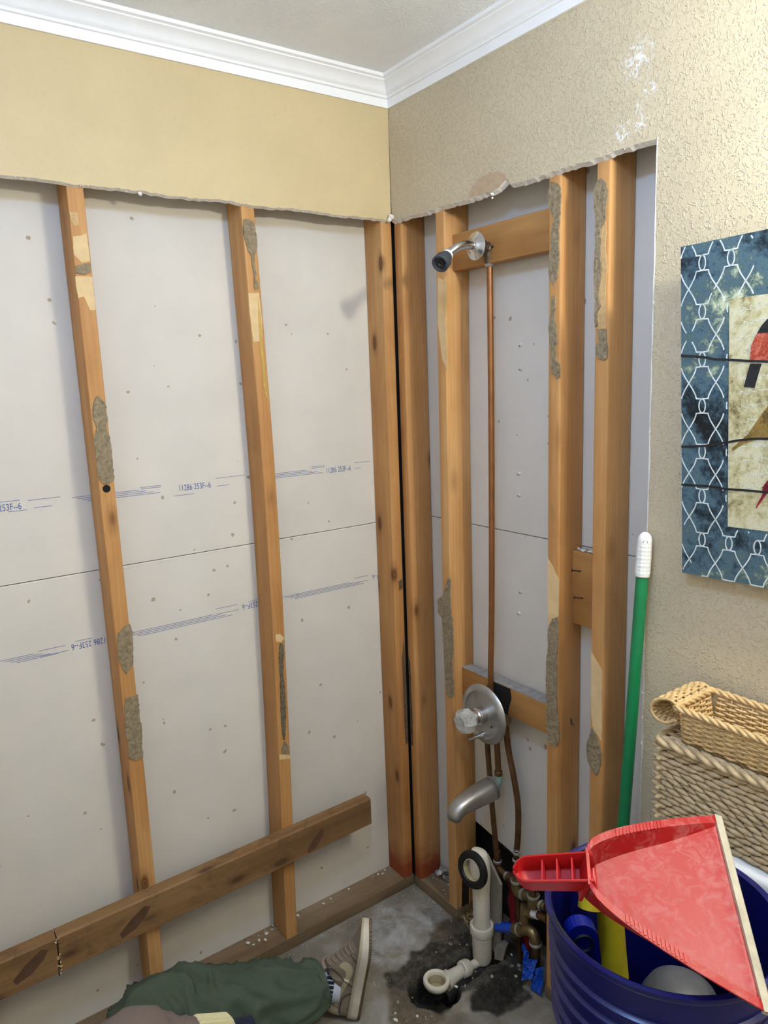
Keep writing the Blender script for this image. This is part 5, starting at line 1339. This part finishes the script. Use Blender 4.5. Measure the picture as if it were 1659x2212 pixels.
# midsole band and tread
def outline(sc, u0, u1, n=60):
    pts = []
    for k in range(n):
        u = u0 + (u1 - u0) * (1 - math.cos(math.pi * k / (n - 1))) / 2; pts.append((u, (hw_(min(max(u, 0), .279)) + .004 * max(0.05, min(1, (u + .003) / .008, (.2825 - u) / .008))) * sc))
    return pts + [(u, -w) for u, w in reversed(pts)]
O = outline(1, -.003, .2825)
rings = [[sp_(u, v + (.008 * max(0, (u - .2) / .08) ** 2 if v < .02 else 0), w * k) for u, w in O] for v, k in ((.0065, .99), (.0075, 1.0), (.0140, 1.02), (.0245, 1.01), (.0265, .985), (.0275, .95))]
MB().loft(rings).build('midsole', 'shoe_sole', shoe, smooth=True)
rings = [[sp_(u, .0275, w * .985) for u, w in O], [sp_(u, .0305, w * .995) for u, w in O], [sp_(u, .0325, w * .96) for u, w in O]]
MB().loft(rings).build('foxing_line', 'shoe_light', shoe, smooth=True)
rings = [[sp_(u, v + .008 * max(0, (u - .2) / .08) ** 2, w * k) for u, w in O] for v, k in ((-.0015, .95), (-.001, .985), (.0055, .995), (.0068, .985))]
MB().loft(rings).build('outsole', 'shoe_tread', shoe, smooth=True)
mt = MB()
for k in range(44):
    u = .004 + k * .0062; w = hw_(min(u, .279)) + .004
    for sd in (1, -1):
        p = [sp_(u, v + .008 * max(0, (u - .2) / .08) ** 2, sd * (w * .9905 + .0004)) for v in (.0002, .0040)]; p2 = [sp_(u + .0030, v + .008 * max(0, (u - .2) / .08) ** 2, sd * ((hw_(min(u + .003, .279)) + .004) * .9905 + .0004)) for v in (.0002, .0040)]
        mt.add([p[0], p2[0], p2[1], p[1]], [(0, 1, 2, 3)])
mt.build('tread_notch', 'shoe_dark', shoe, kind='stuff', fix=False)
# decorations lying on the side towards the camera
def on_side(poly, off, name, mat):
    P = []
    n = len(poly)
    for i in range(n):
        a, b = poly[i], poly[(i + 1) % n]; m_ = max(1, int(math.hypot(a[0] - b[0], a[1] - b[1]) / .006))
        for q in range(m_): P.append((a[0] + (b[0] - a[0]) * q / m_, a[1] + (b[1] - a[1]) * q / m_))
    # fill as a strip grid so that it follows the curved side
    us = [p[0] for p in P]; out = MB(); n_ = 40
    lo, hi = min(us), max(us); prev = None
    for i in range(n_ + 1):
        u = lo + (hi - lo) * (i + .0005) / (n_ + .001); xs = []
        for j in range(len(P)):
            (u0, v0), (u1, v1) = P[j], P[(j + 1) % len(P)]
            if (u0 <= u < u1) or (u1 <= u < u0): xs.append(v0 + (v1 - v0) * (u - u0) / (u1 - u0))
        if len(xs) < 2: prev = None; continue
        xs = sorted(xs); row = [(u, xs[0]), (u, xs[-1])]
        if prev:
            for q in range(4):
                f0, f1 = q / 4, (q + 1) / 4
                g = lambda r_, f: (r_[0][0], r_[0][1] + (r_[1][1] - r_[0][1]) * f)
                c4 = [g(prev, f0), g(row, f0), g(row, f1), g(prev, f1)]
                out.add([sp_(a, b, side_w(a, b) + off) for a, b in c4], [(0, 1, 2, 3)])
        prev = row
    return out.build(name, mat, shoe, smooth='all', fix=False)
def ZS(pts):  # zoomed photograph outline -> shoe (u,v)
    out = []
    for x, y in pts:
        dx, dy = x - 975, y - 1840
        out.append(((dx * .139 - dy * .990) / 5836, (-dx * .990 - dy * .139) / 5836))
    return out
on_side(ZS([(595, 1545), (640, 1400), (690, 1250), (740, 1080), (780, 980), (782, 920), (750, 880), (720, 872)]) + ZS([(670, 872), (700, 820), (760, 770), (830, 765), (880, 800), (893, 870), (870, 960), (820, 1080), (750, 1250), (690, 1400), (640, 1560)]), .0016, 'swoosh_mark', 'shoe_light')
on_side(ZS([(530, 1480), (480, 1520), (440, 1580), (436, 1640), (470, 1730), (560, 1770), (680, 1772), (660, 1690), (655, 1600), (590, 1560), (545, 1520)]), .0012, 'heel_counter', 'shoe_light')
o = on_side(ZS([(1085, 230), (1000, 320), (960, 400), (930, 500), (870, 580), (960, 660), (1040, 720), (1060, 560), (1085, 400)]), .0010, 'toe_box', 'shoe_taupe')
lm = MB()
for pl2 in (ZS([(520, 960), (570, 935), (640, 960), (740, 1050), (915, 1185)]), ZS([(880, 1280), (800, 1320), (720, 1420), (690, 1560), (680, 1680)]), ZS([(840, 640), (930, 700), (1030, 770)])):
    pl2 = crom(pl2, 6)
    lm.tube([sp_(a, b, side_w(a, b) + .0012) for a, b in pl2], .0011, 6)
lm.build('stitch_line', 'shoe_dark', shoe)
lc = MB()
for k in range(6):
    u = .150 + k * .0115; v = tv_(u)
    lc.tube(crom([sp_(u, v - .012, side_w(u, v - .012) + .001), sp_(u + .002, v + .0015, .004), sp_(u, v - .012, -side_w(u, v - .012) - .001)], 5), .0024, 6)
lc.build('lace', 'shoe_taupe', shoe, smooth=True)
MB().tube(crom([sp_(.137, .108, .020), sp_(.143, .117, 0), sp_(.137, .108, -.020)], 5), .006, 8).build('tongue', 'shoe_taupe', shoe, smooth=True)
tp = sp_(.016, .088, side_w(.02, .072) + .0028)
Mx = Matrix(((SL.x, -SH.x, 0, 0), (SL.y, -SH.y, 0, 0), (SL.z, -SH.z, 0, 0), (0, 0, 0, 1)))
tx, ty = SL, -SH * 1.0
tn = tx.cross(ty)
tp = sp_(.008, .0835, side_w(.02, .075) + .0030)
M4 = Matrix(((SL.x, SH.x, SWD.x, tp.x), (SL.y, SH.y, SWD.y, tp.y), (SL.z, SH.z, SWD.z, tp.z), (0, 0, 0, 1)))
if SL.cross(SH).dot(SWD) < 0: pass
text_mesh('NIKE', 'heel_lettering', 'shoe_dark', shoe, M4, .026, .0085)

# ------------------------------------------------------------------ lamps of the room
root = empty('ceiling_light', (CEIL_LAMP[0], CEIL_LAMP[1], ZC), 'round globe ceiling light overhead, out of the picture', 'light')
MB().lathe([(.0, -.0), (.055, -.0005), (.055, -.006), (0, -.008)], (CEIL_LAMP[0], CEIL_LAMP[1], ZC), (0, 0, 1), 40).build('ceiling_plate', 'crown_white', root, smooth=True)
ld = bpy.data.lights.new('ceiling_lamp', 'POINT'); ld.shadow_soft_size = .05; ld.energy = COOL_W; ld.color = COOL
lo = bpy.data.objects.new('ceiling_lamp', ld); COL.objects.link(lo); lo.location = CEIL_LAMP
root = empty('vanity_light', (-.02, -1.68, 2.05), 'wall light bar with three bulbs over the basin, out of the picture', 'light')
MB().rbox((-.045, -2.0, 2.075), (-.001, -1.36, 2.185), .008, 2).build('back_plate', 'chrome', root, smooth=True)
for b_ in BULBS:
    MB().lathe([(.022, 0), (.024, .02), (.018, .045), (0, .045)], (-.045, b_[1], b_[2]), (-1, 0, 0), 20).build('socket', 'chrome', root, smooth=True)
    ld = bpy.data.lights.new('bulb', 'POINT'); ld.energy = WARM_W; ld.color = WARM; ld.shadow_soft_size = .03
    lo = bpy.data.objects.new('bulb', ld); COL.objects.link(lo); lo.location = b_
